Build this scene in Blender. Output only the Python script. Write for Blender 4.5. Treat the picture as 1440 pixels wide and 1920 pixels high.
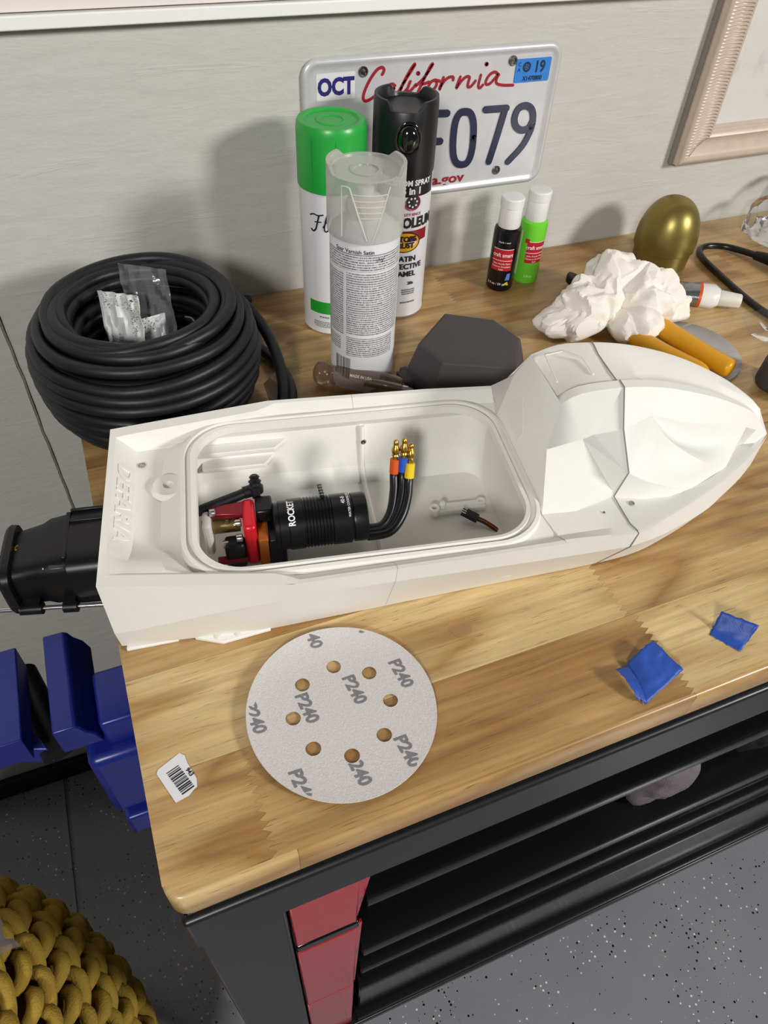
import bpy, bmesh, math, random
from mathutils import Vector, Matrix, noise
random.seed(7)
for o in list(bpy.data.objects): bpy.data.objects.remove(o)
scene = bpy.context.scene
COL = scene.collection
PI = math.pi
ZB = 0.98                      # height of the bench top above the floor (metres)

# ------------------------------------------------------------------ camera
cam_d = bpy.data.cameras.new('camera'); cam = bpy.data.objects.new('camera', cam_d); COL.objects.link(cam)
cam_d.sensor_fit = 'VERTICAL'; cam_d.sensor_height = 32.0; cam_d.lens = 1355.5 / 1920 * 32.0
cam_d.clip_start = 0.01
cam.matrix_world = (Matrix.Translation((0.0548, -0.7856, 0.4646 + ZB)) @ Matrix.Rotation(-0.4265, 4, 'Z')
                    @ Matrix.Rotation(PI / 2 - 0.816, 4, 'X') @ Matrix.Rotation(0.0597, 4, 'Z'))
scene.camera = cam
# ------------------------------------------------------------------ world and lamps
world = bpy.data.worlds.new('world'); scene.world = world; world.use_nodes = True
bg = world.node_tree.nodes['Background']; bg.inputs[0].default_value = (1.0, 0.98, 0.95, 1); bg.inputs[1].default_value = 0.10
def lamp(name, loc, target, power, size, col):
    l = bpy.data.lights.new(name, 'AREA'); l.shape = 'DISK'; l.size = size; l.energy = power; l.color = col
    o = bpy.data.objects.new(name, l); COL.objects.link(o)
    o.location = (loc[0], loc[1], loc[2] + ZB)
    o.rotation_euler = (Vector(target) - Vector(loc)).to_track_quat('-Z', 'Y').to_euler()
    return o
lamp('garage_lamp_right', (2.3, -2.6, 1.45), (0.3, -0.3, 0), 88, 0.55, (1.0, 0.975, 0.94))
lamp('garage_lamp_left', (-1.0, -2.25, 1.40), (0.3, -0.3, 0), 42, 0.42, (1.0, 0.975, 0.94))
scene.view_settings.view_transform = 'Standard'; scene.view_settings.look = 'None'
scene.view_settings.gamma = 1.0; scene.view_settings.use_curve_mapping = False
scene.view_settings.exposure = -0.16

# ------------------------------------------------------------------ materials
def lin(h):
    h = h.lstrip('#'); r = [int(h[i:i + 2], 16) / 255 for i in (0, 2, 4)]
    return tuple((c / 12.92 if c <= .04045 else ((c + .055) / 1.055) ** 2.4) for c in r) + (1,)
class NT:
    def __init__(s, name):
        s.m = bpy.data.materials.new(name); s.m.use_nodes = True; s.t = s.m.node_tree
        s.b = s.t.nodes['Principled BSDF']; s.out = s.t.nodes['Material Output']
    def n(s, typ, **k):
        x = s.t.nodes.new(typ)
        for a, v in k.items(): setattr(x, a, v)
        return x
    def l(s, a, b): s.t.links.new(a, b)
    def put(s, sock, v):
        if hasattr(v, 'is_output'): s.l(v, sock)
        else: sock.default_value = v
    def math(s, op, a, b=0.0, c=None, clamp=False):
        x = s.n('ShaderNodeMath', operation=op, use_clamp=clamp); s.put(x.inputs[0], a); s.put(x.inputs[1], b)
        if c is not None: s.put(x.inputs[2], c)
        return x.outputs[0]
    def mix(s, f, a, b, typ='MIX'):
        x = s.n('ShaderNodeMix', data_type='RGBA', blend_type=typ); s.put(x.inputs[0], f); s.put(x.inputs[6], a); s.put(x.inputs[7], b)
        return x.outputs[2]
    def coord(s, out='Object', scale=(1, 1, 1), loc=(0, 0, 0), rot=(0, 0, 0)):
        c = s.n('ShaderNodeTexCoord'); m = s.n('ShaderNodeMapping'); s.l(c.outputs[out], m.inputs[0])
        s.put(m.inputs[1], loc); s.put(m.inputs[2], rot); s.put(m.inputs[3], scale); return m.outputs[0]
    def noise(s, vec, scale, detail=3, rough=.55, dist=0):
        x = s.n('ShaderNodeTexNoise'); s.l(vec, x.inputs['Vector']); x.inputs['Scale'].default_value = scale
        x.inputs['Detail'].default_value = detail; x.inputs['Roughness'].default_value = rough; x.inputs['Distortion'].default_value = dist
        return x.outputs[0]
    def ramp(s, f, stops):
        x = s.n('ShaderNodeValToRGB'); s.l(f, x.inputs[0]); e = x.color_ramp.elements
        while len(e) < len(stops): e.new(.5)
        for i, (p, c) in enumerate(stops): e[i].position = p; e[i].color = c if len(c) == 4 else tuple(c) + (1,)
        return x.outputs[0]
    def bump(s, h, strength=.3, dist=.001):
        x = s.n('ShaderNodeBump'); s.l(h, x.inputs['Height']); x.inputs['Strength'].default_value = strength; x.inputs['Distance'].default_value = dist
        s.l(x.outputs[0], s.b.inputs['Normal'])
    def base(s, col, rough=.5, metal=0, spec=.5):
        s.put(s.b.inputs['Base Color'], col); s.put(s.b.inputs['Roughness'], rough); s.put(s.b.inputs['Metallic'], metal)
        s.put(s.b.inputs['Specular IOR Level'], spec); return s
MATS = {}
def mat(name, col, rough=.5, metal=0, spec=.5, var=0, vscale=30, bump=0, bscale=200, bdist=.0006, coat=0, detail=3):
    """plain material with a little procedural mottling and fine relief"""
    if name in MATS: return MATS[name]
    t = NT(name); c = lin(col) if isinstance(col, str) else tuple(col)[:3] + (1,)
    v = t.coord('Object')
    if var:
        n = t.noise(v, vscale, detail)
        f = t.math('MULTIPLY_ADD', n, 2 * var, 1 - var)
        cc = t.mix(1.0, c, f, 'MULTIPLY'); t.base(cc, rough, metal, spec)
    else: t.base(c, rough, metal, spec)
    if bump: t.bump(t.noise(v, bscale, 4), bump, bdist)
    if coat: t.b.inputs['Coat Weight'].default_value = coat; t.b.inputs['Coat Roughness'].default_value = .08
    MATS[name] = t.m; return t.m
def film(name, tint='#ffffff', gloss=.25, haze=0.08, rough=.08):
    """thin clear plastic: mostly see-through, with a glossy skin and a trace of haze"""
    if name in MATS: return MATS[name]
    t = NT(name); tr = t.n('ShaderNodeBsdfTransparent'); tr.inputs[0].default_value = lin(tint)
    gl = t.n('ShaderNodeBsdfGlossy'); gl.inputs['Roughness'].default_value = rough; gl.inputs[0].default_value = (1, 1, 1, 1)
    df = t.n('ShaderNodeBsdfDiffuse'); df.inputs[0].default_value = lin(tint)
    m1 = t.n('ShaderNodeMixShader'); m2 = t.n('ShaderNodeMixShader'); lw = t.n('ShaderNodeLayerWeight'); lw.inputs[0].default_value = gloss
    nz = t.noise(t.coord('Object'), 60, 4); b = t.n('ShaderNodeBump'); b.inputs['Strength'].default_value = .4; b.inputs['Distance'].default_value = .002
    t.l(nz, b.inputs['Height']); t.l(b.outputs[0], gl.inputs['Normal']); t.l(b.outputs[0], lw.inputs['Normal'])
    t.l(lw.outputs['Fresnel'], m1.inputs[0]); t.l(tr.outputs[0], m1.inputs[1]); t.l(gl.outputs[0], m1.inputs[2])
    m2.inputs[0].default_value = haze; t.l(m1.outputs[0], m2.inputs[1]); t.l(df.outputs[0], m2.inputs[2])
    t.l(m2.outputs[0], t.out.inputs[0]); MATS[name] = t.m; return t.m

WHITE = mat('printed_white_plastic', '#e6e4de', .52, 0, .3, var=.02, vscale=120, bump=.12, bscale=900, bdist=.0003)
BLACKP = mat('black_plastic', '#0d0d10', .42, 0, .4, bump=.05, bscale=400)
GLOSSBLK = mat('gloss_black', '#08080a', .16, 0, .5)
STEEL = mat('bright_steel', '#c9c9cc', .22, 1)
DARKSTEEL = mat('dark_screw_steel', '#7d7a76', .35, 1)
BRASS = mat('gold_plated_brass', '#c9a24a', .28, 1)
INK = mat('black_print', '#15151a', .6)
WHITEINK = mat('white_print', '#e9e9ea', .55)

def wood_material():
    t = NT('butcher_block_wood')
    info = t.n('ShaderNodeObjectInfo'); att = t.n('ShaderNodeAttribute', attribute_type='OBJECT', attribute_name='tint')
    att2 = t.n('ShaderNodeAttribute', attribute_type='OBJECT', attribute_name='rings')
    off = t.n('ShaderNodeCombineXYZ'); r = t.math('MULTIPLY', info.outputs['Random'], 17.3)
    t.l(r, off.inputs[0]); t.l(t.math('MULTIPLY', info.outputs['Random'], 7.1), off.inputs[1]); t.l(t.math('MULTIPLY', info.outputs['Random'], 3.3), off.inputs[2])
    tc = t.n('ShaderNodeTexCoord'); add = t.n('ShaderNodeVectorMath', operation='ADD'); t.l(tc.outputs['Object'], add.inputs[0]); t.l(off.outputs[0], add.inputs[1])
    def mp(sc):
        m = t.n('ShaderNodeMapping'); t.l(add.outputs[0], m.inputs[0]); m.inputs[3].default_value = sc; return m.outputs[0]
    big = t.noise(mp((2.2, 9, 5)), 1.6, 2, .5)                    # slow drift that bends the growth rings
    rings = t.math('SINE', t.math('MULTIPLY', t.math('MULTIPLY_ADD', big, 1.0, 0.0), att2.outputs['Fac']))
    ringf = t.math('POWER', t.math('MULTIPLY_ADD', rings, .5, .5), .55)
    streak = t.noise(mp((7, 160, 60)), 1.0, 5, .62, .6)
    pores = t.noise(mp((38, 900, 300)), 1.0, 3, .7, .2)
    poref = t.ramp(pores, [(.60, (0, 0, 0)), (.70, (1, 1, 1))])
    blot = t.noise(mp((9, 22, 10)), 1.0, 3)
    dark = t.mix(ringf, lin('#8f6535'), lin('#b78d54'))
    pale = t.mix(ringf, lin('#b08a52'), lin('#d8be8a'))
    c = t.mix(att.outputs['Fac'], dark, pale)
    sm = t.n('ShaderNodeMapRange'); t.l(streak, sm.inputs[0]); sm.inputs[1].default_value = .3; sm.inputs[2].default_value = .75; sm.inputs[3].default_value = .70; sm.inputs[4].default_value = 1.18
    c = t.mix(1.0, c, sm.outputs[0], 'MULTIPLY')
    bm_ = t.n('ShaderNodeMapRange'); t.l(blot, bm_.inputs[0]); bm_.inputs[1].default_value = .25; bm_.inputs[2].default_value = .75; bm_.inputs[3].default_value = .90; bm_.inputs[4].default_value = 1.08
    c = t.mix(1.0, c, bm_.outputs[0], 'MULTIPLY')
    c = t.mix(t.math('MULTIPLY', poref, .7), c, lin('#6b4420'))
    t.base(c, .34, 0, .45)
    t.l(t.math('MULTIPLY_ADD', streak, .2, .26), t.b.inputs['Roughness'])
    t.bump(t.math('SUBTRACT', streak, poref), .10, .0008)
    t.b.inputs['Coat Weight'].default_value = .25; t.b.inputs['Coat Roughness'].default_value = .22
    return t.m
WOOD = wood_material()

def plaster_material():
    t = NT('painted_plaster')
    v = t.coord('Object'); v2 = t.coord('Object', (2.2, 2.2, 9)); v3 = t.coord('Object', (1, 1, 1))
    fine = t.noise(v, 260, 5, .65); brush = t.noise(v2, 9, 6, .6, .4); lump = t.noise(v3, 34, 5, .6)
    strk = t.ramp(t.noise(t.coord('Object', (5, 5, 46), rot=(0, .25, 0)), 1.3, 4, .55, .5), [(.60, (0, 0, 0)), (.66, (1, 1, 1)), (.72, (0, 0, 0))])
    h = t.math('ADD', t.math('MULTIPLY', fine, .5), t.math('ADD', t.math('MULTIPLY', brush, 1.8), t.math('ADD', t.math('MULTIPLY', lump, 1.0), t.math('MULTIPLY', strk, .5))))
    c = t.mix(brush, lin('#b9b7b0'), lin('#c9c7c1'))
    t.base(c, .62, 0, .35); t.bump(h, .22, .003); return t.m
PLASTER = plaster_material()

def floor_material():
    t = NT('flaked_epoxy_floor')
    v = t.coord('Object')
    base = t.mix(t.noise(v, 7, 3), lin('#7c7c83'), lin('#8a8a90'))
    col = base
    for sc, thr, colr, rnd in ((95, .20, '#0f0f12', 3.1), (90, .17, '#dcdcdc', 9.7), (60, .13, '#1a1a1e', 5.5)):
        m = t.coord('Object', loc=(rnd, rnd * 2, 0))
        vo = t.n('ShaderNodeTexVoronoi'); t.l(m, vo.inputs['Vector']); vo.inputs['Scale'].default_value = sc; vo.voronoi_dimensions = '2D'
        keep = t.math('GREATER_THAN', t.noise(m, 9, 3, .6), .50)
        sep = t.n('ShaderNodeSeparateColor'); t.l(vo.outputs['Color'], sep.inputs[0])
        sz = t.math('MULTIPLY', sep.outputs[0], thr)
        f = t.math('MULTIPLY', t.math('LESS_THAN', vo.outputs['Distance'], sz), t.math('MULTIPLY', keep, t.math('GREATER_THAN', sep.outputs[1], .60)))
        col = t.mix(f, col, lin(colr))
    t.base(col, .22, 0, .5); t.bump(t.noise(v, 14, 3), .05, .004); return t.m
FLOORM = floor_material()

# ------------------------------------------------------------------ mesh helpers
class MB:
    def __init__(s): s.v = []; s.f = []
    def add(s, vs, fs):
        k = len(s.v); s.v += [tuple(p) for p in vs]; s.f += [tuple(i + k for i in f) for f in fs]; return s
    def box(s, a, b, mtx=None):
        x0, y0, z0 = a; x1, y1, z1 = b
        vs = [(x0, y0, z0), (x1, y0, z0), (x1, y1, z0), (x0, y1, z0), (x0, y0, z1), (x1, y0, z1), (x1, y1, z1), (x0, y1, z1)]
        if mtx: vs = [mtx @ Vector(p) for p in vs]
        return s.add(vs, [(0, 3, 2, 1), (4, 5, 6, 7), (0, 1, 5, 4), (1, 2, 6, 5), (2, 3, 7, 6), (3, 0, 4, 7)])
    def prism(s, poly, z0, z1, top=None, mtx=None):
        n = len(poly); top = top or poly
        vs = [(p[0], p[1], z0) for p in poly] + [(p[0], p[1], z1) for p in top]
        if mtx: vs = [mtx @ Vector(p) for p in vs]
        fs = [tuple(range(n - 1, -1, -1)), tuple(range(n, 2 * n))] + [(i, (i + 1) % n, n + (i + 1) % n, n + i) for i in range(n)]
        return s.add(vs, fs)
    def lathe(s, prof, n=48, mtx=None, sx=1, sy=1, cap=True):
        vs = []; fs = []; m = len(prof)
        for r, z in prof:
            for i in range(n):
                a = 2 * PI * i / n; vs.append((r * math.cos(a) * sx, r * math.sin(a) * sy, z))
        for j in range(m - 1):
            for i in range(n):
                k = (i + 1) % n; fs.append((j * n + i, j * n + k, (j + 1) * n + k, (j + 1) * n + i))
        if cap:
            if prof[0][0] > 1e-6: fs.append(tuple(range(n - 1, -1, -1)))
            if prof[-1][0] > 1e-6: fs.append(tuple((m - 1) * n + i for i in range(n)))
        if mtx: vs = [mtx @ Vector(p) for p in vs]
        return s.add(vs, fs)
    def tube(s, path, r, n=10, closed=False, flat=1.0, up=None, caps=True):
        P = [Vector(p) for p in path]; m = len(P); R = r if isinstance(r, (list, tuple)) else [r] * m
        vs = []; fs = []; prev = None
        for i, p in enumerate(P):
            if closed: d = P[(i + 1) % m] - P[i - 1]
            else: d = P[min(i + 1, m - 1)] - P[max(i - 1, 0)]
            d.normalize()
            if up is not None: u = Vector(up)
            elif prev is not None: u = prev
            else: u = Vector((0, 0, 1)) if abs(d.z) < .9 else Vector((1, 0, 0))
            a = d.cross(u)
            if a.length < 1e-6: a = d.orthogonal()
            a.normalize(); b = a.cross(d).normalized(); prev = b
            for k in range(n):
                t = 2 * PI * k / n; vs.append(p + a * (R[i] * math.cos(t)) + b * (R[i] * flat * math.sin(t)))
        for i in range(m if closed else m - 1):
            j = (i + 1) % m
            for k in range(n):
                q = (k + 1) % n; fs.append((i * n + k, i * n + q, j * n + q, j * n + k))
        if not closed and caps:
            fs.append(tuple(range(n - 1, -1, -1))); fs.append(tuple((m - 1) * n + k for k in range(n)))
        return s.add(vs, fs)
    def stroke(s, pts, w, z0, z1, fn=None):
        """flat ribbon of width w along 2-D points, extruded z0..z1; round ends"""
        P = [Vector((p[0], p[1])) for p in pts]
        if len(P) > 2: P = smooth2(P)
        L = []; Rr = []
        for i, p in enumerate(P):
            d = P[min(i + 1, len(P) - 1)] - P[max(i - 1, 0)]
            if d.length < 1e-9: d = Vector((1, 0))
            d.normalize(); nrm = Vector((-d.y, d.x)) * (w / 2)
            L.append(p + nrm); Rr.append(p - nrm)
        vs = []; n = len(P)
        for z in (z0, z1):
            for a, b in zip(L, Rr): vs += [(a.x, a.y, z), (b.x, b.y, z)]
        fs = []; N = 2 * n
        for i in range(n - 1):
            a, b, c, d = 2 * i, 2 * i + 1, 2 * i + 3, 2 * i + 2
            fs += [(a, b, c, d)[::-1], (N + a, N + b, N + c, N + d), (a, d, N + d, N + a), (b, N + b, N + c, c)]
        fs += [(0, N, N + 1, 1), (2 * n - 2, 2 * n - 1, N + 2 * n - 1, N + 2 * n - 2)]
        for p in (P[0], P[-1]):
            k = len(vs); m = 10
            for z in (z0, z1 + 1e-5):
                for i in range(m): vs.append((p.x + w / 2 * math.cos(2 * PI * i / m), p.y + w / 2 * math.sin(2 * PI * i / m), z))
            fs.append(tuple(k + m + i for i in range(m)))
            fs += [(k + i, k + (i + 1) % m, k + m + (i + 1) % m, k + m + i) for i in range(m)]
        if fn: vs = [fn(Vector(v)) for v in vs]
        return s.add(vs, fs)
    def grid(s, fn, nu, nv, closed_u=False):
        vs = [fn(i / (nu if closed_u else nu - 1), j / (nv - 1)) for j in range(nv) for i in range(nu)]
        fs = []
        for j in range(nv - 1):
            for i in range(nu if closed_u else nu - 1):
                k = (i + 1) % nu; fs.append((j * nu + i, j * nu + k, (j + 1) * nu + k, (j + 1) * nu + i))
        return s.add(vs, fs)
    def build(s, name, m, parent=None, smooth=35, loc=None, bevel=0, seg=2, solid=0, recalc=True, mirror=None):
        org = ORG.get(parent.name, Vector((0, 0, 0))) if parent else Vector(loc or (0, 0, 0))
        me = bpy.data.meshes.new(name); me.from_pydata([tuple(Vector(p) - org) for p in s.v], [], s.f); me.update()
        if recalc:
            b = bmesh.new(); b.from_mesh(me); bmesh.ops.recalc_face_normals(b, faces=b.faces); b.to_mesh(me); b.free()
        for x in (m if isinstance(m, (list, tuple)) else [m]): me.materials.append(x)
        if smooth:
            me.shade_smooth()
            me.set_sharp_from_angle(angle=math.radians(smooth))
        o = bpy.data.objects.new(name, me); COL.objects.link(o)
        if parent:
            o.parent = parent; ORG[o.name] = org
        else: o.location = (org.x, org.y, org.z + ZB); ORG[o.name] = org
        if solid:
            md = o.modifiers.new('thick', 'SOLIDIFY'); md.thickness = solid; md.offset = 0
        if bevel:
            md = o.modifiers.new('edge', 'BEVEL'); md.width = bevel; md.segments = seg; md.limit_method = 'ANGLE'; md.angle_limit = math.radians(28); md.harden_normals = False
        return o
ORG = {}
def smooth2(P, k=4):
    out = []
    for i in range(len(P) - 1):
        p0 = P[max(i - 1, 0)]; p1 = P[i]; p2 = P[i + 1]; p3 = P[min(i + 2, len(P) - 1)]
        for j in range(k):
            t = j / k
            out.append(.5 * ((2 * p1) + (p2 - p0) * t + (2 * p0 - 5 * p1 + 4 * p2 - p3) * t * t + (3 * p1 - p0 - 3 * p2 + p3) * t ** 3))
    out.append(P[-1]); return out
def spline(pts, k=6, closed=False):
    P = [Vector(p) for p in pts]
    if not closed: return smooth2(P, k)
    out = []; n = len(P)
    for i in range(n):
        p0, p1, p2, p3 = P[i - 1], P[i], P[(i + 1) % n], P[(i + 2) % n]
        for j in range(k):
            t = j / k
            out.append(.5 * ((2 * p1) + (p2 - p0) * t + (2 * p0 - 5 * p1 + 4 * p2 - p3) * t * t + (3 * p1 - p0 - 3 * p2 + p3) * t ** 3))
    return out
def tag(o, label, cat, group=None, kind=None):
    if kind: o['kind'] = kind
    if label: o['label'] = label
    if cat: o['category'] = cat
    if group: o['group'] = group
    return o
def thing(name, label, cat, loc, rotz=0, group=None, local=False):
    """Empty at the base of a thing; parts given in bench coordinates unless local"""
    o = bpy.data.objects.new(name, None); COL.objects.link(o); o.empty_display_size = .02
    o.location = (loc[0], loc[1], loc[2] + ZB); o.rotation_euler = (0, 0, rotz)
    ORG[o.name] = Vector((0, 0, 0)) if local else Vector(loc)
    return tag(o, label, cat, group)
def struct(o): o['kind'] = 'structure'; return o
_tc = {}
def text_geo(txt, size, depth=0.0, bold=0.0, shear=0.0, align='CENTER', sx=1.0):
    """letter shapes as mesh data (verts, faces), centred"""
    key = (txt, size, depth, bold, shear, align, sx)
    if key in _tc: return _tc[key]
    cu = bpy.data.curves.new('t', 'FONT'); cu.body = txt; cu.size = size; cu.extrude = depth / 2; cu.offset = bold; cu.shear = shear
    cu.align_x = align; cu.align_y = 'CENTER'; cu.resolution_u = 3
    o = bpy.data.objects.new('t', cu); COL.objects.link(o)
    dg = bpy.context.evaluated_depsgraph_get(); dg.update(); me = bpy.data.meshes.new_from_object(o.evaluated_get(dg))
    r = ([Vector((v.co.x * sx, v.co.y, v.co.z)) for v in me.vertices], [tuple(p.vertices) for p in me.polygons])
    bpy.data.objects.remove(o); bpy.data.curves.remove(cu); bpy.data.meshes.remove(me); _tc[key] = r
    return r
def put_text(mb, txt, size, fn, **k):
    v, f = text_geo(txt, size, **k); mb.add([fn(p) for p in v], f)
def blob(center, ells, n=4, amp=.004, freq=30, ridged=True, zmin=None, seed=0.0, amp2=0, freq2=90):
    """closed lumpy surface around a union of ellipsoids (cloth, crumpled paper)"""
    b = bmesh.new(); bmesh.ops.create_icosphere(b, subdivisions=n, radius=1); C = Vector(center); out = MB()
    idx = {}
    for v in b.verts:
        d = v.co.normalized(); best = .002
        for (c, r) in ells:
            o = C - Vector(c); A = sum((d[i] / r[i]) ** 2 for i in range(3)); B = 2 * sum(d[i] * o[i] / r[i] ** 2 for i in range(3)); Cc = sum((o[i] / r[i]) ** 2 for i in range(3)) - 1
            D = B * B - 4 * A * Cc
            if D >= 0: best = max(best, (-B + math.sqrt(D)) / (2 * A))
        p = C + d * best
        q = p * freq + Vector((seed, seed * 2, 0))
        nz = noise.noise(q) + .5 * noise.noise(q * 2.1)
        if ridged: nz = 1 - 2 * abs(nz)
        e = noise.noise(p * freq2 + Vector((seed, 0, 5)))
        if ridged: e = 1 - 2 * abs(e)
        p = p + d * (amp * nz + amp2 * e)
        if zmin is not None and p.z < zmin: p.z = zmin + .0006 * (1 + noise.noise(p * 60))
        idx[v.index] = len(out.v); out.v.append(tuple(p))
    out.f = [tuple(v.index for v in f.verts) for f in b.faces]; b.free(); return out

# ================================================================== THE SETTING
# back wall: two plaster sheets meeting at a cracked vertical joint left of the bench
def crack(z): return -.057 + .0022 * noise.noise(Vector((0, 3, z * 9))) + .0012 * noise.noise(Vector((0, 8, z * 40)))
wall = MB(); zs = [-ZB + i * (2.6 / 130) for i in range(131)]
def sheet(side):
    m = MB(); far = -2.6 if side < 0 else 3.4; n = len(zs); vs = []
    for z in zs:
        c = crack(z) + side * (.0006 + .0006 * noise.noise(Vector((side, 1, z * 25))))
        vs += [(far, 0, z), (c + side * .002, 0, z), (c, .0035, z), (c, .10, z)]
    fs = []
    for i in range(n - 1):
        for k in range(3): fs.append((4 * i + k, 4 * i + k + 1, 4 * i + 5 + k, 4 * i + 4 + k))
    return vs, fs
for sd in (-1, 1): wall.add(*sheet(sd))
wall.box((-2.6, .05, -ZB), (3.4, .1, 1.62))
struct(wall.build('wall_back', PLASTER, loc=(0, 0, -ZB), recalc=False, smooth=20))
fl = MB(); fl.box((-2.6, -3.6, -.05 - ZB), (-.262, .05, -ZB)); fl.box((-.254, -3.6, -.05 - ZB), (3.4, .05, -ZB)); fl.box((-.262, -3.6, -.05 - ZB), (-.254, .05, -.006 - ZB))
struct(fl.build('floor', FLOORM, loc=(0, 0, -ZB)))
bb = MB(); bb.box((-2.6, -.012, -ZB), (3.4, 0, .055 - ZB)); struct(bb.build('baseboard_back', mat('black_rubber_base', '#0b0b0c', .6), loc=(0, 0, -ZB), bevel=.002))

# white framed board hung high on the wall
t = thing('white_board', 'white framed board on the wall along the top left edge', 'board', (.0, -.006, .285))
MB().box((-.75, -.012, .2985), (.75, -.001, .80)).build('panel', mat('board_white', '#e6ddd8', .4), t, bevel=.0006)
MB().box((-.76, -.017, .2865), (.76, -.001, .2972)).build('frame_rail', mat('board_frame_white', '#f0efec', .35), t, bevel=.0012)
MB().box((-.76, -.017, .2972), (-.748, -.001, .81)).build('frame_rail', MATS['board_frame_white'], t, bevel=.0012)
MB().box((.748, -.017, .2972), (.76, -.001, .81)).build('frame_rail', MATS['board_frame_white'], t, bevel=.0012)

# framed picture at the right
t = thing('picture_frame', 'champagne picture frame with ribbed moulding on the wall at top right', 'picture frame', (.798, -.011, .098))
FR = mat('champagne_frame', '#cdbfb0', .40, .2, var=.12, vscale=70, bump=.2, bscale=500)
FRD = mat('frame_back_edge', '#8d8680', .55)
x0, z0, x1, z1, wd = .800, .0955, 1.28, .72, .046
def rail(name, A, B, inward, ribs):
    # mitred moulding swept from corner A to corner B; profile (offset inward, height off wall)
    prof = [(0, .0), (0, .015), (.003, .019), (.007, .020), (.012, .0185), (.022, .016), (.031, .018), (.034, .021), (.037, .020), (.040, .014), (.043, .015), (.046, .009), (.046, 0)]
    m = MB(); A = Vector(A); B = Vector(B); d = (B - A).normalized(); nrm = Vector(inward); Lh = (B - A).length
    n = int(Lh / .0037) * 10 if ribs else 2; vs = []
    for i in range(n + 1):
        for (o, h) in prof:
            s = min(max(Lh * i / n, o), Lh - o)
            hh = h
            if ribs and .009 < o < .033:
                hh = h + .0011 * math.cos(2 * PI * (Lh * i / n) / .0037)
            p = A + d * s + nrm * o; vs.append((p.x, -.001 - hh, p.y))
    k = len(prof)
    m.add(vs, [(i * k + j, i * k + j + 1, (i + 1) * k + j + 1, (i + 1) * k + j) for i in range(n) for j in range(k - 1)])
    return m.build(name, FR, t, smooth=50)
rail('moulding', (x0, z0), (x0, z1), (1, 0), True)
rail('moulding', (x0, z0), (x1, z0), (0, 1), False)
rail('moulding', (x1, z0), (x1, z1), (-1, 0), True)
rail('moulding', (x0, z1), (x1, z1), (0, -1), False)
MB().box((x0 - .003, -.008, z0 - .001), (x1 + .003, -.0005, z1 + .003)).build('backing', FRD, t)
tm = NT('picture_paper'); vv = tm.coord('Object')
ink = tm.ramp(tm.noise(tm.coord('Object', (1, 1, 1)), 24, 6, .7), [(.54, (0, 0, 0)), (.66, (1, 1, 1))])
tm.base(tm.mix(tm.math('MULTIPLY', ink, .35), tm.mix(tm.noise(vv, 9, 4), lin('#d9d8d4'), lin('#c5c4c1')), lin('#a3a3a5')), .5)
MB().box((x0 + wd - .003, -.0105, z0 + wd - .003), (x1 - wd + .003, -.0082, z1 - wd + .003)).build('picture', tm.m, t)

# ================================================================== WORKBENCH
bench = thing('workbench', 'black steel workbench with butcher block top and red end panels', 'workbench', (.75, -.32, -ZB))
def stave(xa, xb, ya, yb, tint, rings, left='s', right='s', z0=-.03, fa=.0028, fb=.0028):
    """one glued stave with finger-jointed ends"""
    nf = max(3, int(round((yb - ya) / .0062)))
    def end(x, amp, kind, rev):
        P = []
        if kind == 's': P = [(x, ya), (x, yb)]
        else:
            for i in range(nf): 
                P += [(x - amp, ya + (yb - ya) * (i / nf)), (x + amp, ya + (yb - ya) * ((i + .5) / nf))]
            P.append((x - amp, yb))
        return P[::-1] if rev else P
    poly = end(xb, fb, right, False) + end(xa, fa, left, True)
    m = MB(); m.prism(poly, z0, 0.0)
    o = m.build('stave', WOOD, bench, smooth=0, bevel=.0)
    o['tint'] = tint; o['rings'] = rings
    return o
def stave_corner(xb, ya, yb, tint, rings):
    nf = 12; P = []
    for i in range(nf): P += [(xb - .0028, ya + (yb - ya) * i / nf), (xb + .0028, ya + (yb - ya) * (i + .5) / nf)]
    P += [(xb - .0028, yb), (0, yb), (0, -.6232), (.0032, -.6232)]
    P += [(.012 - .0088 * math.cos(PI / 2 * k / 6), -.6232 - .0088 * math.sin(PI / 2 * k / 6)) for k in range(1, 7)]
    o = MB().prism(P, -.03, 0.0).build('stave', WOOD, bench, smooth=0); o['tint'] = tint; o['rings'] = rings
rows = [-.6347 + i * .0775 for i in range(9)]; rows[8] = -.002
random.seed(21)
ROWJ = {0: ([.066, .381, .86, 1.25], [.38, .30, .95, .5, .6], [30, 14, 20, 40, 20]),
        1: ([.375, .78, 1.2], [.88, .42, .7, .4], [26, 22, 30, 20]),
        2: ([.20, .62, 1.05], [.30, .25, .45, .3], [22, 30, 16, 20]),
        3: ([.31, .70, 1.15], [.35, .5, .30, .6], [26, 20, 30, 20]),
        4: ([.14, .55, .92, 1.3], [.22, .4, .55, .3, .5], [18, 26, 32, 20, 26]),
        5: ([.40, .69, 1.1], [.32, .45, .55, .3], [28, 22, 18, 24]),
        6: ([.23, .60, .85, 1.25], [.42, .34, .38, .6, .4], [20, 26, 30, 16, 22]),
        7: ([.45, .80, 1.15], [.4, .32, .48, .35], [24, 18, 28, 22])}
for r in range(8):
    js, tints, rg = ROWJ[r]; xs = [0.0] + js + [1.55]; ya, yb = rows[r], rows[r + 1] - .0002
    for i in range(len(xs) - 1):
        if r == 0 and i == 0: stave_corner(xs[1] - .0002, ya + .003, yb, tints[0], rg[0])
        elif r == 0: stave(xs[i], xs[i + 1] - .0002, ya + .003, yb, tints[i], rg[i], 's' if i == 0 else 'f', 's' if i == len(xs) - 2 else 'f')
        else: stave(xs[i], xs[i + 1] - .0002, ya, yb, tints[i], rg[i], 's' if i == 0 else 'f', 's' if i == len(xs) - 2 else 'f')
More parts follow.
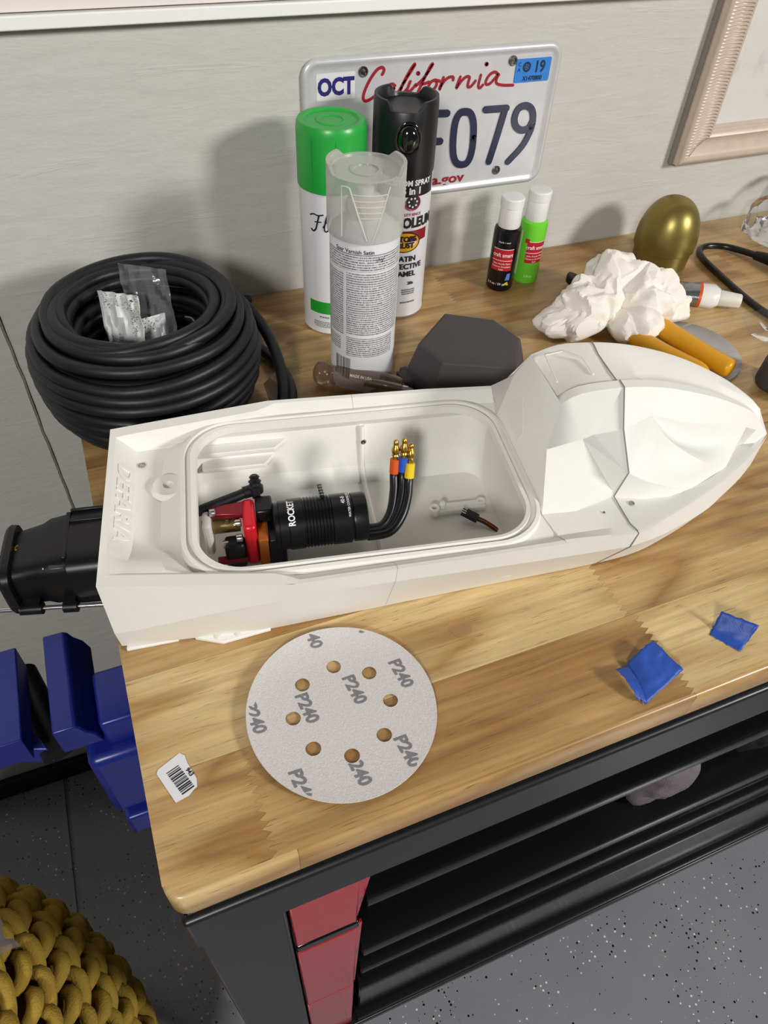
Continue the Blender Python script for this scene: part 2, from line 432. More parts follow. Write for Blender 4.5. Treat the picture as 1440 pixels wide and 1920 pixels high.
# rounded nosing strips along the front edge (one per front stave) 
def nosing(xa, xb, tint, left=False):
    prof = [(-.6317, 0.0), (-.6332, -.0003), (-.6344, -.0012), (-.6351, -.0028), (-.6352, -.0275), (-.6345, -.0292), (-.633, -.03), (-.6317, -.03)]
    m = MB(); vs = []; n = len(prof)
    st = [xa, xb]
    if left: st = [xa + .0120, xa + .02, xb]
    for x in st: vs += [(x, y, z) for y, z in prof]
    if left:
        # quarter-round corner
        vs = []; arc = 7; st = []
        for i in range(arc):
            a = PI / 2 * i / (arc - 1)
            for y, z in prof:
                d = .012 + (-.6352 - y) * -1 - .0  # depth measured from the nose
                e = y + .6352                      # 0 at nose, grows inward
                rr = .012 - e
                vs.append((xa + .012 - rr * math.cos(a), -.6352 + .012 - rr * math.sin(a), z))
            st.append(a)
        for y, z in prof: vs.append((xb, y, z))
        st.append(1)
    m.add(vs, [(i * n + k, i * n + k + 1, (i + 1) * n + k + 1, (i + 1) * n + k) for i in range(len(st) - 1) for k in range(n - 1)])
    o = m.build('edge_strip', WOOD, bench, smooth=40); o['tint'] = tint; o['rings'] = 20.0
nosing(.0, .080, .72, True); nosing(.0802, .3815, .42); nosing(.3817, .86, .85); nosing(.8602, 1.55, .5)
# steel frame
BST = mat('black_powder_coat', '#1b1b1d', .33, 0, .5, var=.1, vscale=20, bump=.04, bscale=300)
BSD = mat('black_gloss_drawer', '#08070a', .14, 0, .5); BSH = mat('black_shelf_enamel', '#0d0d0f', .22, 0, .5)
MB().box((.004, -.631, -.0455), (1.54, -.02, -.0305)).build('top_frame', GLOSSBLK, bench, bevel=.003)
MB().box((.002, -.6355, -.105), (1.545, -.625, -.047)).build('apron', BST, bench, bevel=.0035, seg=3)
MB().box((.002, -.625, -.105), (.012, -.02, -.047)).build('apron', BST, bench, bevel=.002)
MB().box((.004, -.6335, -.93), (.066, -.615, -.106)).build('leg', BST, bench, bevel=.003)
MB().box((.004, -.615, -.93), (.02, -.55, -.106)).build('leg', BST, bench, bevel=.003)
MB().box((.004, -.075, -.93), (.066, -.02, -.106)).build('leg', BST, bench, bevel=.003)
MB().box((1.47, -.6335, -.93), (1.54, -.575, -.106)).build('leg', BST, bench, bevel=.003)
MB().box((1.47, -.075, -.93), (1.54, -.02, -.106)).build('leg', BST, bench, bevel=.003)
MB().box((.008, -.58, -.92), (.014, -.08, -.11)).build('side_panel', GLOSSBLK, bench)
MB().box((.02, -.06, -.92), (1.53, -.05, -.106)).build('back_panel', GLOSSBLK, bench)
for x, y in ((.035, -.6), (.035, -.06), (1.5, -.6), (1.5, -.06)):
    w = MB(); w.lathe([(.002, -.012), (.025, -.012), (.026, -.008), (.026, .008), (.025, .012), (.002, .012)], 24, Matrix.Translation((x, y, -ZB + .026)) @ Matrix.Rotation(PI / 2, 4, 'X'))
    w.build('caster', BLACKP, bench)
# red end panels: two stacked red faces beside the left leg, black gap between
RED = mat('gloss_red_paint', '#a81520', .18, 0, .5, var=.05, vscale=10, coat=.5)
MB().box((.0685, -.629, -.238), (.124, -.622, -.107)).build('red_panel', RED, bench, bevel=.0015)
m = MB(); m.prism([(.122, -.107), (.1375, -.107), (.1250, -.238), (.122, -.238)], .0, .003, mtx=Matrix.Translation((0, -.6225, 0)) @ Matrix.Rotation(PI / 2, 4, 'X'))
m.build('red_gusset', RED, bench)
MB().box((.0685, -.6295, -.258), (.126, -.60, -.242)).build('gap_rail', GLOSSBLK, bench, bevel=.002)
MB().box((.0685, -.629, -.50), (.124, -.622, -.262)).build('red_panel', RED, bench, bevel=.0015)
m = MB(); m.prism([(.122, -.262), (.130, -.262), (.126, -.50), (.122, -.50)], .0, .003, mtx=Matrix.Translation((0, -.6225, 0)) @ Matrix.Rotation(PI / 2, 4, 'X'))
m.build('red_gusset', RED, bench)
MB().box((.0685, -.6285, -.75), (.124, -.622, -.504)).build('red_panel', RED, bench, bevel=.0015)
# shelves with turned-down front lips
def shelf(z, lip=.016, x0=.132, depth=.54, yf=-.631):
    m = MB(); prof = [(yf, z - lip), (yf, z - .003), (yf + .001, z - .0008), (yf + .004, z), (yf + depth, z), (yf + depth, z - .003), (yf + .006, z - .003), (yf + .004, z - lip)]
    n = len(prof); vs = [(x, y, zz) for x in (x0, 1.468) for y, zz in prof]
    m.add(vs, [tuple(range(n)), tuple(range(2 * n - 1, n - 1, -1))] + [(i, (i + 1) % n, n + (i + 1) % n, n + i) for i in range(n)])
    return m
shelf(-.182).build('shelf', BSH, bench)
shelf(-.352, .02).build('shelf', BSH, bench)
for z0_, z1_ in ((-.43, -.378), (-.53, -.445), (-.735, -.545)):
    MB().box((.134, -.622, z0_), (1.468, -.08, z1_)).build('drawer', BSD, bench, bevel=.003)
for z in (-.437, -.537, -.742): shelf(z, .014, depth=.03).build('drawer_lip', BSH, bench)
MB().box((.066, -.634, -.775), (1.47, -.06, -.757)).build('bottom_rail', BST, bench, bevel=.002)

# ================================================================== LICENSE PLATE
PX, PZ = .2909, .0948
plate = thing('license_plate', 'white California license plate leaning flat on the wall behind the spray cans', 'license plate', (PX + .1525, -.001, PZ))
def rrect(w, h, r, n=8, cx=0, cy=0):
    P = []
    for qx, qy, a0 in ((w / 2 - r, h / 2 - r, 0), (-w / 2 + r, h / 2 - r, 90), (-w / 2 + r, -h / 2 + r, 180), (w / 2 - r, -h / 2 + r, 270)):
        for i in range(n + 1):
            a = math.radians(a0 + 90 * i / n); P.append((cx + qx + r * math.cos(a), cy + qy + r * math.sin(a)))
    return P
PM = Matrix.Translation((PX, -.0012, PZ)) @ Matrix.Rotation(PI / 2, 4, 'X')     # plate-local (x, up, towards viewer) in metres
def pl(p): return PM @ Vector(p)
PLW = mat('plate_reflective_white', '#c9c9cb', .33, .15, var=.10, vscale=45, bump=.05, bscale=500)
def plate_z(x, y):   # embossed rim
    d = min(x, .305 - x, y, .152 - y)
    return .0016 if d > .009 else (.0036 if .003 < d < .007 else (.0026 if d <= .003 else .0036 - .002 * (d - .007) / .002))
loops = [(0, .0), (0, .0014), (.0015, .0024), (.003, .0036), (.0055, .0036), (.0075, .0016), (.012, .0014)]
m = MB(); n = 4 * 9; vs = []
for off, z in loops: vs += [pl((x, y, z)) for x, y in rrect(.305 - 2 * off, .152 - 2 * off, max(.002, .0175 - off), 8, .1525, .076)]
fs = [(j * n + i, j * n + (i + 1) % n, (j + 1) * n + (i + 1) % n, (j + 1) * n + i) for j in range(len(loops) - 1) for i in range(n)]
fs.append(tuple((len(loops) - 1) * n + i for i in range(n))); m.add(vs, fs); m.build('plate_sheet', PLW, plate, smooth=60)
CAL = {"C": [[87.8, 133.2], [89.7, 137.2], [87.1, 139.7], [81.6, 137.7], [75.2, 130.7], [69.8, 121.8], [66.9, 113.5], [69.0, 109.5], [74.6, 110.4], [82.4, 114.8], [88.4, 118.9]], "a1": [[102.7, 121.7], [99.1, 123.5], [94.0, 121.0], [90.3, 116.5], [90.1, 112.7], [93.3, 111.3], [97.8, 114.4], [102.1, 120.4], [100.5, 114.8], [102.1, 112.2], [106.1, 113.8]], "l1": [[106.1, 113.8], [114.0, 125.3], [121.3, 135.1], [124.6, 140.1], [122.2, 138.8], [114.9, 128.0], [109.8, 117.9], [109.4, 113.9], [113.1, 114.0], [116.8, 117.4]], "i1": [[120.3, 124.3], [117.5, 117.4], [118.7, 114.4], [123.1, 117.0], [127.0, 121.1]], "i1dot": [[128.5, 131.6], [129.2, 131.2]], "f1": [[127.1, 119.6], [135.9, 126.6], [142.6, 134.7], [145.2, 139.2], [143.0, 137.8], [138.0, 129.3], [133.0, 119.1], [129.0, 111.7], [126.2, 108.0]], "f2": [[132.2, 120.7], [137.6, 121.1], [142.2, 122.3]], "o1": [[149.1, 123.8], [144.8, 122.2], [142.3, 118.1], [143.6, 114.5], [147.5, 114.2], [151.4, 118.2], [151.0, 122.1], [148.7, 123.8], [155.2, 122.2]], "r1": [[159.2, 125.4], [157.0, 119.0], [155.4, 113.6], [159.0, 120.2], [164.5, 124.7], [170.5, 125.2], [171.1, 122.3]], "n1": [[179.5, 124.6], [177.3, 118.9], [176.0, 113.7], [180.8, 120.0], [186.3, 124.1], [190.8, 123.6], [190.0, 118.6], [190.1, 114.3], [193.8, 114.4], [198.7, 119.4]], "i2": [[204.6, 124.7], [203.5, 119.1], [203.1, 113.7], [205.3, 112.0], [208.6, 114.7]], "idot": [[209.6, 135.2], [210.4, 134.7]], "a2": [[227.2, 123.3], [221.6, 126.6], [215.3, 124.1], [211.8, 118.5], [212.8, 115.0], [217.3, 115.5], [222.7, 120.3], [226.3, 124.0], [224.8, 118.6], [226.2, 114.9], [234.1, 112.7], [247.1, 111.8]]}
DIG = {"F": [[143.9, 91.0], [167.4, 89.4]], "F2": [[146.7, 61.4], [161.9, 60.4]], "F3": [[143.9, 91.0], [146.9, 32.3]], "zero": [[204.5, 59.8], [204.9, 51.1], [204.5, 44.8], [203.7, 39.8], [202.3, 35.9], [200.3, 33.1], [197.6, 31.6], [192.9, 31.4], [188.2, 32.6], [185.4, 34.7], [183.1, 37.9], [181.3, 42.1], [180.0, 47.3], [179.0, 53.6], [178.4, 62.3], [178.3, 70.8], [178.7, 76.7], [179.6, 81.4], [181.1, 85.1], [183.0, 87.6], [185.5, 89.0], [189.9, 89.2], [194.4, 88.3], [197.2, 86.4], [199.4, 83.5], [201.2, 79.6], [202.7, 74.6], [203.7, 68.5], [204.5, 59.8]], "nine": [[281.0, 71.5], [276.6, 64.2], [267.4, 62.8], [259.1, 68.0], [255.8, 76.9], [258.7, 86.3], [267.3, 89.2], [276.1, 85.5], [280.9, 75.9], [280.5, 61.6], [272.6, 44.4], [256.0, 28.0]]}
mm = lambda L: [(a / 1000, b / 1000) for a, b in L]
m = MB()
for k, P in CAL.items(): m.stroke(mm(P), .0042 if 'dot' in k else .0030, .0012, .0020, pl)
m.build('state_name', mat('plate_red', '#96182a', .45), plate, smooth=0)
NAVY = mat('plate_navy', '#1c2140', .4)
for ch in (("F", "F2", "F3"), ("zero",), ("seven",), ("nine",)):
    m = MB()
    for k in ch:
        if k == 'seven':
            m.stroke(mm([(215.8, 89.2), (243, 88.6)]), .0075, .0012, .0030, pl); m.stroke(mm([(241, 86), (235.5, 58), (229.5, 31)]), .0078, .0012, .0032, pl)
        else: m.stroke(mm(DIG[k]), .0078, .0012, .0030, pl)
    m.build('embossed_character', NAVY, plate, smooth=0)
def lab(name, txt, x, y, size, material, z=.0022, **k):
    m = MB(); put_text(m, txt, size, lambda p: pl((p.x + x, p.y + y, p.z + z)), **k); return m.build(name, material, plate, smooth=0)
lab('web_address', 'dmv.ca.gov', .1525, .0165, .0155, MATS['plate_red'], depth=.0004, bold=.0003, sx=1.32)
m = MB(); m.prism(rrect(.042, .025, .001, 2, .0366, .1255), .0013, .0017, mtx=PM); st = m.build('month_sticker', mat('sticker_white', '#dcdcde', .4), plate)
m = MB(); put_text(m, 'OCT', .0215, lambda p: pl((p.x + .0366, p.y + .1247, p.z + .0019)), depth=.0002, bold=.0010, sx=.86); m.build('month_print', mat('sticker_navy', '#23246e', .45), st, smooth=0)
m = MB(); m.prism(rrect(.0445, .0236, .0015, 3, .2695, .1256), .0013, .0024, mtx=PM); st = m.build('year_sticker', mat('sticker_blue', '#2f7fd0', .35), plate)
m = MB(); put_text(m, '19', .0160, lambda p: pl((p.x + .2775, p.y + .1283, p.z + .0026)), depth=.0002, bold=.0004, sx=.9)
put_text(m, 'X1470800', .0062, lambda p: pl((p.x + .2700, p.y + .1175, p.z + .0026)), depth=.0002, bold=.0002, sx=.95)
put_text(m, 'C', .0055, lambda p: pl((p.x + .2515, p.y + .1320, p.z + .0026)), depth=.0002); put_text(m, 'A', .0055, lambda p: pl((p.x + .2515, p.y + .1265, p.z + .0026)), depth=.0002)
m.lathe([(.0030, 0), (.0052, 0), (.0052, .0003), (.0030, .0003)], 18, PM @ Matrix.Translation((.2610, .1292, .0023)), cap=False)
for a in range(5): m.lathe([(.0, .0), (.0009, 0), (.0009, .0003), (0, .0003)], 8, PM @ Matrix.Translation((.2610 + .0018 * math.cos(a * 1.26), .1292 + .0018 * math.sin(a * 1.26), .0023)))
m.build('year_print', mat('sticker_ink', '#10213f', .5), st, smooth=0)
for hx, hy in ((.0664, .1372), (.2423, .1364), (.2415, .0197), (.0664, .0197)):
    m = MB(); m.lathe([(.0030, .0012), (.0050, .0014), (.0052, .0026), (.0046, .0032), (.0034, .0030), (.0030, .0016)], 20, PM @ Matrix.Translation((hx, hy, 0)), cap=False)
    m.lathe([(.0, .0014), (.0031, .0014), (.0031, .0020), (.0, .0024)], 16, PM @ Matrix.Translation((hx, hy, 0))); m.build('bolt_eyelet', DARKSTEEL, plate)

# ================================================================== MODEL BOAT
# boat frame: x = distance from the transom towards the bow, y = towards the wall (port), z = up from the bench
BA = math.radians(-10.8)
boat = thing('model_boat', 'unpainted white model jet boat with open hatch on the bench', 'model boat', (.018 + .0045 * math.sin(BA), -.372 - .0045 * math.cos(BA), 0), BA, local=True)
def interp(T, s):
    if s <= T[0][0]: return T[0][1:]
    for a, b in zip(T, T[1:]):
        if s <= b[0]:
            f = (s - a[0]) / (b[0] - a[0]); return tuple(x + (y - x) * f for x, y in zip(a[1:], b[1:]))
    return T[-1][1:]
# starboard sheer line, chine and bottom edge: station, half width, height
GUN = [(0, .0795, .080), (.126, .0985, .080), (.264, .0955, .080), (.330, .0925, .079), (.378, .0895, .075), (.407, .078, .0735), (.45, .058, .0725), (.487, .038, .072), (.517, .019, .073), (.541, .0005, .074)]
CHI = [(0, .0805, .027), (.013, .083, .030), (.071, .0895, .047), (.151, .0955, .0625), (.196, .0945, .063), (.308, .0915, .061), (.38, .0875, .0585), (.418, .072, .048), (.468, .049, .042), (.49, .036, .042), (.52, .0175, .046), (.541, .0003, .056)]
BOT = [(0, .076, .004), (.1, .078, .002), (.2, .070, .001), (.29, .063, .001), (.4, .055, .002), (.45, .041, .004), (.497, .021, .010), (.525, .006, .022), (.541, .0002, .040)]
FAR = [(.343, .071, .125), (.366, .072, .132), (.390, .0635, .1375), (.411, .065, .134), (.433, .067, .128), (.459, .063, .122), (.484, .055, .115), (.506, .040, .1085), (.519, .027, .103), (.533, .016, .093), (.541, .0015, .0745)]
RID = [(.343, .003, .127), (.357, .002, .136), (.390, .001, .139), (.427, .002, .134), (.468, .002, .122), (.497, .002, .110), (.519, .002, .098), (.541, .001, .0745)]
def dense(T, s0):
    a = [p for p in T if p[0] < s0]; b = [Vector(p) for p in T if p[0] >= s0]; return a + [tuple(p) for p in smooth2(b, 6)]
GUN = dense(GUN, .33); CHI = dense(CHI, .38); BOT = dense(BOT, .29); FARC = FAR; FAR = dense(FAR, .3); RIDC = RID; RID = dense(RID, .3)
st = sorted(set([.385 + .006 * i for i in range(26)] + [0, .013, .04, .071, .1, .126, .151, .196, .23, .264, .308, .33, .343, .357, .366, .378, .390, .407, .418, .433, .45, .468, .487, .497, .507, .517, .525, .533, .541]))
hull = MB(); vs = []
for s in st:
    g = interp(GUN, s); c = interp(CHI, s); b = interp(BOT, s)
    if s < .3425: fg = (g[0], g[1])
    else: fg = interp(FAR, s)
    vs += [(s, -g[0], g[1]), (s, -c[0], c[1]), (s, -b[0], b[1]), (s, -b[0] * .35, max(.0005, b[1] - .003)), (s, b[0] * .35, max(.0005, b[1] - .003)), (s, b[0], b[1]), (s, c[0], c[1]), (s, fg[0], fg[1])]
n = 8; fs = []
for i in range(len(st) - 1):
    for k in range(n - 1): fs.append((i * n + k, i * n + k + 1, (i + 1) * n + k + 1, (i + 1) * n + k))
fs.append((0, 1, 2, 3, 4, 5, 6, 7))
hull.add(vs, fs)
hull.build('hull', WHITE, boat, smooth=9)
# trim plates under the stern
m = MB(); m.prism([(.003, -.079), (.040, -.0765), (.044, -.06), (.003, -.06)], .0002, .0030); m.prism([(.052, -.077), (.072, -.0845), (.108, -.0785), (.108, -.06), (.052, -.06)], .0002, .0032)
m.build('trim_plate', WHITE, boat, bevel=.0006)
for px, py in ((.0685, -.079), (.0835, -.079)):
    m = MB(); m.lathe([(0, .0030), (.0019, .0030), (.0019, .0040), (0, .0044)], 12, Matrix.Translation((px, py, 0))); m.build('plate_screw', mat('cream_plastic', '#dad7cc', .5), boat)

# deck around the hatch: matching loops from the sheer to the tub floor
NS = 40; NE = 22
def rr_loop(sa, sb, ty, r, zf):
    """rounded rectangle sampled as near side, bow end, far side, stern end"""
    out = []
    def arc(cx, cy, a0, a1, k): return [(cx + r * math.cos(math.radians(a0 + (a1 - a0) * i / k)), cy + r * math.sin(math.radians(a0 + (a1 - a0) * i / k))) for i in range(k + 1)]
    h = 6
    near = arc(sa + r, -ty + r, 225, 270, h)[:-1] + [(sa + r + (sb - sa - 2 * r) * i / (NS - 2 * h), -ty) for i in range(NS - 2 * h)] + arc(sb - r, -ty + r, 270, 315, h)[:-1]
    bow = arc(sb - r, -ty + r, 315, 360, h)[:-1] + [(sb, -ty + r + (2 * ty - 2 * r) * i / (NE - 2 * h)) for i in range(NE - 2 * h)] + arc(sb - r, ty - r, 0, 45, h)[:-1]
    far = arc(sb - r, ty - r, 45, 90, h)[:-1] + [(sb - r - (sb - sa - 2 * r) * i / (NS - 2 * h), ty) for i in range(NS - 2 * h)] + arc(sa + r, ty - r, 90, 135, h)[:-1]
    ste = arc(sa + r, ty - r, 135, 180, h)[:-1] + [(sa, ty - r - (2 * ty - 2 * r) * i / (NE - 2 * h)) for i in range(NE - 2 * h)] + arc(sa + r, -ty + r, 180, 225, h)[:-1]
    return [(x, y, zf(x, y) if callable(zf) else zf) for x, y in near + bow + far + ste]
def outer_loop(inset_side, inset_stern, sb, zside, zstern, zbow):
    out = []
    def hw(s): return interp(GUN, s)[0]
    sa = inset_stern
    for i in range(NS):
        s = sa + (sb - sa) * i / NS; out.append((s, -(hw(s) - inset_side(s)), zside(s)))
    for i in range(NE):
        w = hw(sb) - inset_side(sb); f = i / NE; e = min(f, 1 - f)
        out.append((sb, -w + 2 * w * f, zside(sb) + (zbow - zside(sb)) * min(1, e / .06)))
    for i in range(NS):
        s = sb + (sa - sb) * i / NS; out.append((s, hw(s) - inset_side(s), zside(s)))
    for i in range(NE):
        w = hw(sa) - inset_side(sa); f = i / NE
        out.append((sa, w - 2 * w * f, zstern))
    return out
SB = .322
def sm(a, b, x): x = max(0, min(1, (x - a) / (b - a))); return x * x * (3 - 2 * x)
L0 = outer_loop(lambda s: 0, 0.0, SB, lambda s: interp(GUN, s)[1], .080, .0715)
L1 = outer_loop(lambda s: .0100 - .0065 * sm(.118, .132, s), .0045, SB, lambda s: interp(GUN, s)[1] - .0005, .0790, .0715)
L2 = outer_loop(lambda s: .0125 + .001 * sm(.118, .132, s), .0180, SB, lambda s: .0640 + .0135 * sm(.03, .11, s) - .0062 * sm(.118, .132, s), .0625, .0715)
R0 = rr_loop(.0525, .3195, .0842, .042, lambda x, y: .0665 + .005 * sm(.045, .085, x))
L3 = [tuple(a + (b - a) * .55 for a, b in zip(p, q)) for p, q in zip(L2, R0)]
L3 = [(x, y, z - .004 * (1 - sm(.06, .11, x))) for x, y, z in L3]
def quarter(p):   # starboard stern quarter sweeps up to the rail
    x, y, z = p; k = sm(.026, .070, -y) * (1 - sm(.10, .125, x)); return (x, y, z + max(0, .0780 - z) * k)
L2 = [quarter(p) for p in L2]; L3 = [quarter(p) for p in L3]
R1 = rr_loop(.0535, .3185, .0832, .041, .0755)
R2 = rr_loop(.0562, .3158, .0805, .0385, .0760)
R3 = rr_loop(.0570, .3150, .0797, .0378, .0725)
R4 = rr_loop(.0602, .3118, .0778, .0355, .0725)
R5 = rr_loop(.0610, .3110, .0770, .035, .0758)
R6 = rr_loop(.0650, .3082, .0745, .033, .0752)
R7 = rr_loop(.0655, .3078, .0740, .0325, .0690)
R8 = rr_loop(.0600, .3120, .0770, .0345, .0672)
T1 = rr_loop(.0560, .3140, .0800, .020, .0600)
T2 = rr_loop(.0580, .3120, .0720, .018, .0200)
T3 = rr_loop(.0600, .3100, .0600, .016, .0085)
NL = len(L0)
def loops_mesh(loops, cap=False):
    m = MB(); k = len(loops[0]); vs = [p for L in loops for p in L]
    fs = [(j * k + i, j * k + (i + 1) % k, (j + 1) * k + (i + 1) % k, (j + 1) * k + i) for j in range(len(loops) - 1) for i in range(k)]
    if cap: fs.append(tuple((len(loops) - 1) * k + i for i in range(k)))
    m.add(vs, fs); return m
loops_mesh([L0, L1, L2, L3, R0]).build('deck', WHITE, boat, smooth=24)
loops_mesh([R0, R1, R2, R3, R4, R5, R6, R7, R8]).build('hatch_rim', WHITE, boat, smooth=40)
loops_mesh([R8, T1, T2, T3], True).build('tub', WHITE, boat, smooth=30)
# boss with screw hole behind the hatch, screw hole on the stern deck
m = MB(); m.lathe([(.014, 0), (.013, .003), (.0115, .0045), (.0042, .0045), (.0038, .001), (0, .001)], 28, Matrix.Translation((.043, .024, .0615)), cap=False); m.build('screw_boss', WHITE, boat)
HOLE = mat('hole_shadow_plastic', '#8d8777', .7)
def hole(x, y, z, r=.0022, nrm=(0, 0, 1)):
    q = Vector(nrm).to_track_quat('Z', 'Y').to_matrix().to_4x4()
    m = MB(); m.lathe([(r * 1.35, .0002), (r * 1.1, .0007), (r, .0004), (r * .9, -.003), (0, -.003)], 16, Matrix.Translation((x, y, z)) @ q, cap=False); m.build('screw_hole', HOLE, boat)
hole(.022, .052, .0632)
# raised lettering on the sloping panel inside the transom
m = MB()
def embos(p):   # text x runs to starboard (-y), text up points to the bow
    s = .0112 + p.y * .93; return Vector((s, .004 - p.x, .0790 - (s - .0045) * 1.222 + .0003 + p.z))
put_text(m, 'DEFARIA', .0125, embos, depth=.0016, bold=.0002, sx=1.62); m.build('raised_lettering', WHITE, boat, smooth=0)
# fine seams where the printed sections are glued
def seam(pts, r=.00035, name='glue_seam', mt=None):
    m = MB(); m.tube(pts, r, 6); m.build(name, mt or SEAM, boat)
SEAM = mat('grey_glue_line', '#8a8a88', .6); SEAML = mat('pale_glue_line', '#cfcdc6', .6)
gz = lambda s, sd: (s, sd * interp(GUN, s)[0], interp(GUN, s)[1]); cz = lambda s, sd: (s, sd * interp(CHI, s)[0], interp(CHI, s)[1]); bz = lambda s, sd: (s, sd * interp(BOT, s)[0], interp(BOT, s)[1])
for sd in (-1, 1): seam([(.198, sd * .084, .0716), (.198, sd * (interp(GUN, .198)[0] - .0135), .0714), (.198, sd * (interp(GUN, .198)[0] - .0035), .0797), gz(.198, sd), cz(.198, sd), bz(.198, sd)], .0002, mt=SEAML)

# bow: bulkhead, roof, ridge, hood, scoop and fore deck as one faceted moulding
V = dict(nB=(.318, -.057, .0720), nM=(.331, -.0155, .099), R0=RIDC[0], fT=FARC[0], fM=(.3325, .073, .104), fB=(.317, .058, .0715),
         R1=RIDC[1], R2=RIDC[2], R3=RIDC[3], R4=RIDC[4], R5=RIDC[5], R6=RIDC[6], Q=(.511, -.005, .090), T=(.541, .0008, .0745),
         X1=(.357, -.018, .108), X1b=(.366, -.0165, .110), W=(.384, -.0235, .119), C=(.384, -.048, .097), X2=(.379, -.0455, .076), B2=(.379, -.046, .0700), B1=(.345, -.0575, .0716),
         P=(.413, -.012, .120), P2=(.452, -.013, .108), P3=(.498, -.007, .096), P4=(.524, -.003, .084),
         E0=(.422, -.026, .109), E1=(.437, -.033, .099), E2=(.457, -.037, .088), E3=(.487, -.029, .0705),
         S1=(.464, -.019, .083), S2=(.476, -.0125, .085), S3=(.505, -.010, .078),
         D1=(.402, -.0495, .087), D2=(.424, -.0505, .0785), D3=(.449, -.046, .0695), C0=(.383, -.0465, .0695), D10=(.405, -.051, .0690), D20=(.427, -.0515, .0690))
bow = MB(); keys = list(V); ix = {k: i for i, k in enumerate(keys)}; vs = [V[k] for k in keys]; F = []
def face(*k): F.append(tuple(ix[q] for q in k))
def newv(k, p): ix[k] = len(vs); vs.append(p)
face('nB', 'nM', 'R0', 'fT', 'fM', 'fB')
# rail inner edge of the fore deck, deck height
rs0 = [.322, .345, .362, .378, .392, .407, .422, .436, .45, .468, .487, .503, .517, .528]; SUB = 3
rs = [rs0[i] + (rs0[i + 1] - rs0[i]) * k / SUB for i in range(13) for k in range(SUB)] + [rs0[-1]]
for j, s in enumerate(rs):
    w, z = interp(GUN, s); wi = max(w - (.0135 + .0015 * sm(.40, .50, s)), .004)
    newv('r%d' % j, (s - .010 * sm(.42, .53, s), -wi, .0720 - .0030 * sm(.34, .45, s)))
    newv('o%d' % j, (s, -w, z)); newv('l%d' % j, (s - .003 * sm(.42, .53, s), -max(w - .0035, .002), z - .0002))
NR = len(rs) - 1
for j in range(NR):
    face('o%d' % j, 'o%d' % (j + 1), 'l%d' % (j + 1), 'l%d' % j); face('l%d' % j, 'l%d' % (j + 1), 'r%d' % (j + 1), 'r%d' % j)
def rr(a, b): return ['r%d' % k for k in range(a * SUB, b * SUB + 1)]
face('o%d' % NR, 'T', 'l%d' % NR); face('l%d' % NR, 'T', 'P4', 'r%d' % NR)
# fore deck
face(*rr(0, 1), 'B1', 'nB'); face(*rr(1, 3), 'B2', 'B1'); face(*rr(3, 5), 'D10', 'C0', 'B2'); face(*rr(5, 7), 'D20', 'D10'); face(*rr(7, 8), 'D3', 'D20')
# side below the ridge, then the lower slab and shadow step
face('nB', 'B1', 'B2', 'X2', 'X1', 'nM'); face('X1', 'X2', 'C', 'X1b'); face('X1b', 'C', 'W'); face('X2', 'B2', 'C0', 'C')
# foot of the hood
face('C', 'C0', 'D10', 'D1'); face('D1', 'D10', 'D20', 'D2'); face('D2', 'D20', 'D3')
face('D3', *rr(8, 10), 'E3'); face('E3', *rr(10, 13), 'P4', 'Q')
# bulging hood panel and the scoop beside it, as smooth patches
def pts(*k): return [Vector(V[q]) for q in k]
def along(P, f):
    P = smooth2(P, 8); x = f * (len(P) - 1); i = min(int(x), len(P) - 2); return P[i].lerp(P[i + 1], x - i)
def straight(P, f):
    x = f * (len(P) - 1); i = min(int(x), len(P) - 2); return P[i].lerp(P[i + 1], x - i)
hoodU = lambda f: along(pts('W', 'P'), f / .26) if f < .26 else along(pts('P', 'E0', 'E1', 'E2', 'E3'), (f - .26) / .74)
hoodL = lambda f: along(pts('C', 'D1', 'D2', 'D3'), f)
def hood(u, v):
    p = hoodL(u).lerp(hoodU(u), v); return p + Vector((.1, -.35, .93)) * (.0036 * math.sin(PI * v) * (1 - .7 * u) * sm(0, .22, u))
MB().grid(hood, 28, 12).build('hood_panel', WHITE, boat, smooth=50)
def scoop(u, v):
    p = along(pts('P', 'E0', 'E1', 'E2', 'E3'), u).lerp(straight(pts('P', 'P2', 'P3', 'Q'), u), v)
    return p + Vector((0, .15, -1)) * (.0095 * math.sin(PI * v) ** 1.2 * math.sin(PI * min(1, u * 1.05)) ** .8)
MB().grid(scoop, 28, 14).build('hood_scoop', WHITE, boat, smooth=40)
# ridge band and the port roof behind it
rid_s = [.343, .350, .357, .365, .372, .381, .390, .400, .411, .419, .427, .436, .445, .456, .468, .476, .484, .491, .497, .502, .507, .513, .519, .526, .533]
for j, s in enumerate(rid_s):
    a = interp(RID, s); b = interp(FAR, s); bw = .0085 - .004 * sm(.45, .53, s)
    newv('a%d' % j, (s, a[0], a[1])); newv('b%d' % j, (s, a[0] + bw, a[1] + .0004))
    d = .0032 * (1 - .6 * sm(.48, .53, s)); dip = .0075 * sm(.398, .43, s) * (1 - sm(.50, .535, s))
    y1 = b[0] - .004
    newv('c%d' % j, (s, a[0] + bw + .0012, a[1] - d)); newv('d%d' % j, (s, a[0] + (b[0] - a[0]) * .40, a[1] + (b[1] - a[1]) * .40 - d - dip)); newv('e%d' % j, (s, y1 - .010 * (1 - sm(.5, .533, s)), b[1] - d * .6 - dip * .15)); newv('g%d' % j, (s, y1, b[1])); newv('f%d' % j, (s, b[0], b[1]))
for j in range(len(rid_s) - 1):
    for p, q in ('ab', 'bc', 'cd', 'de', 'eg', 'gf'): face('%s%d' % (p, j), '%s%d' % (p, j + 1), '%s%d' % (q, j + 1), '%s%d' % (q, j))
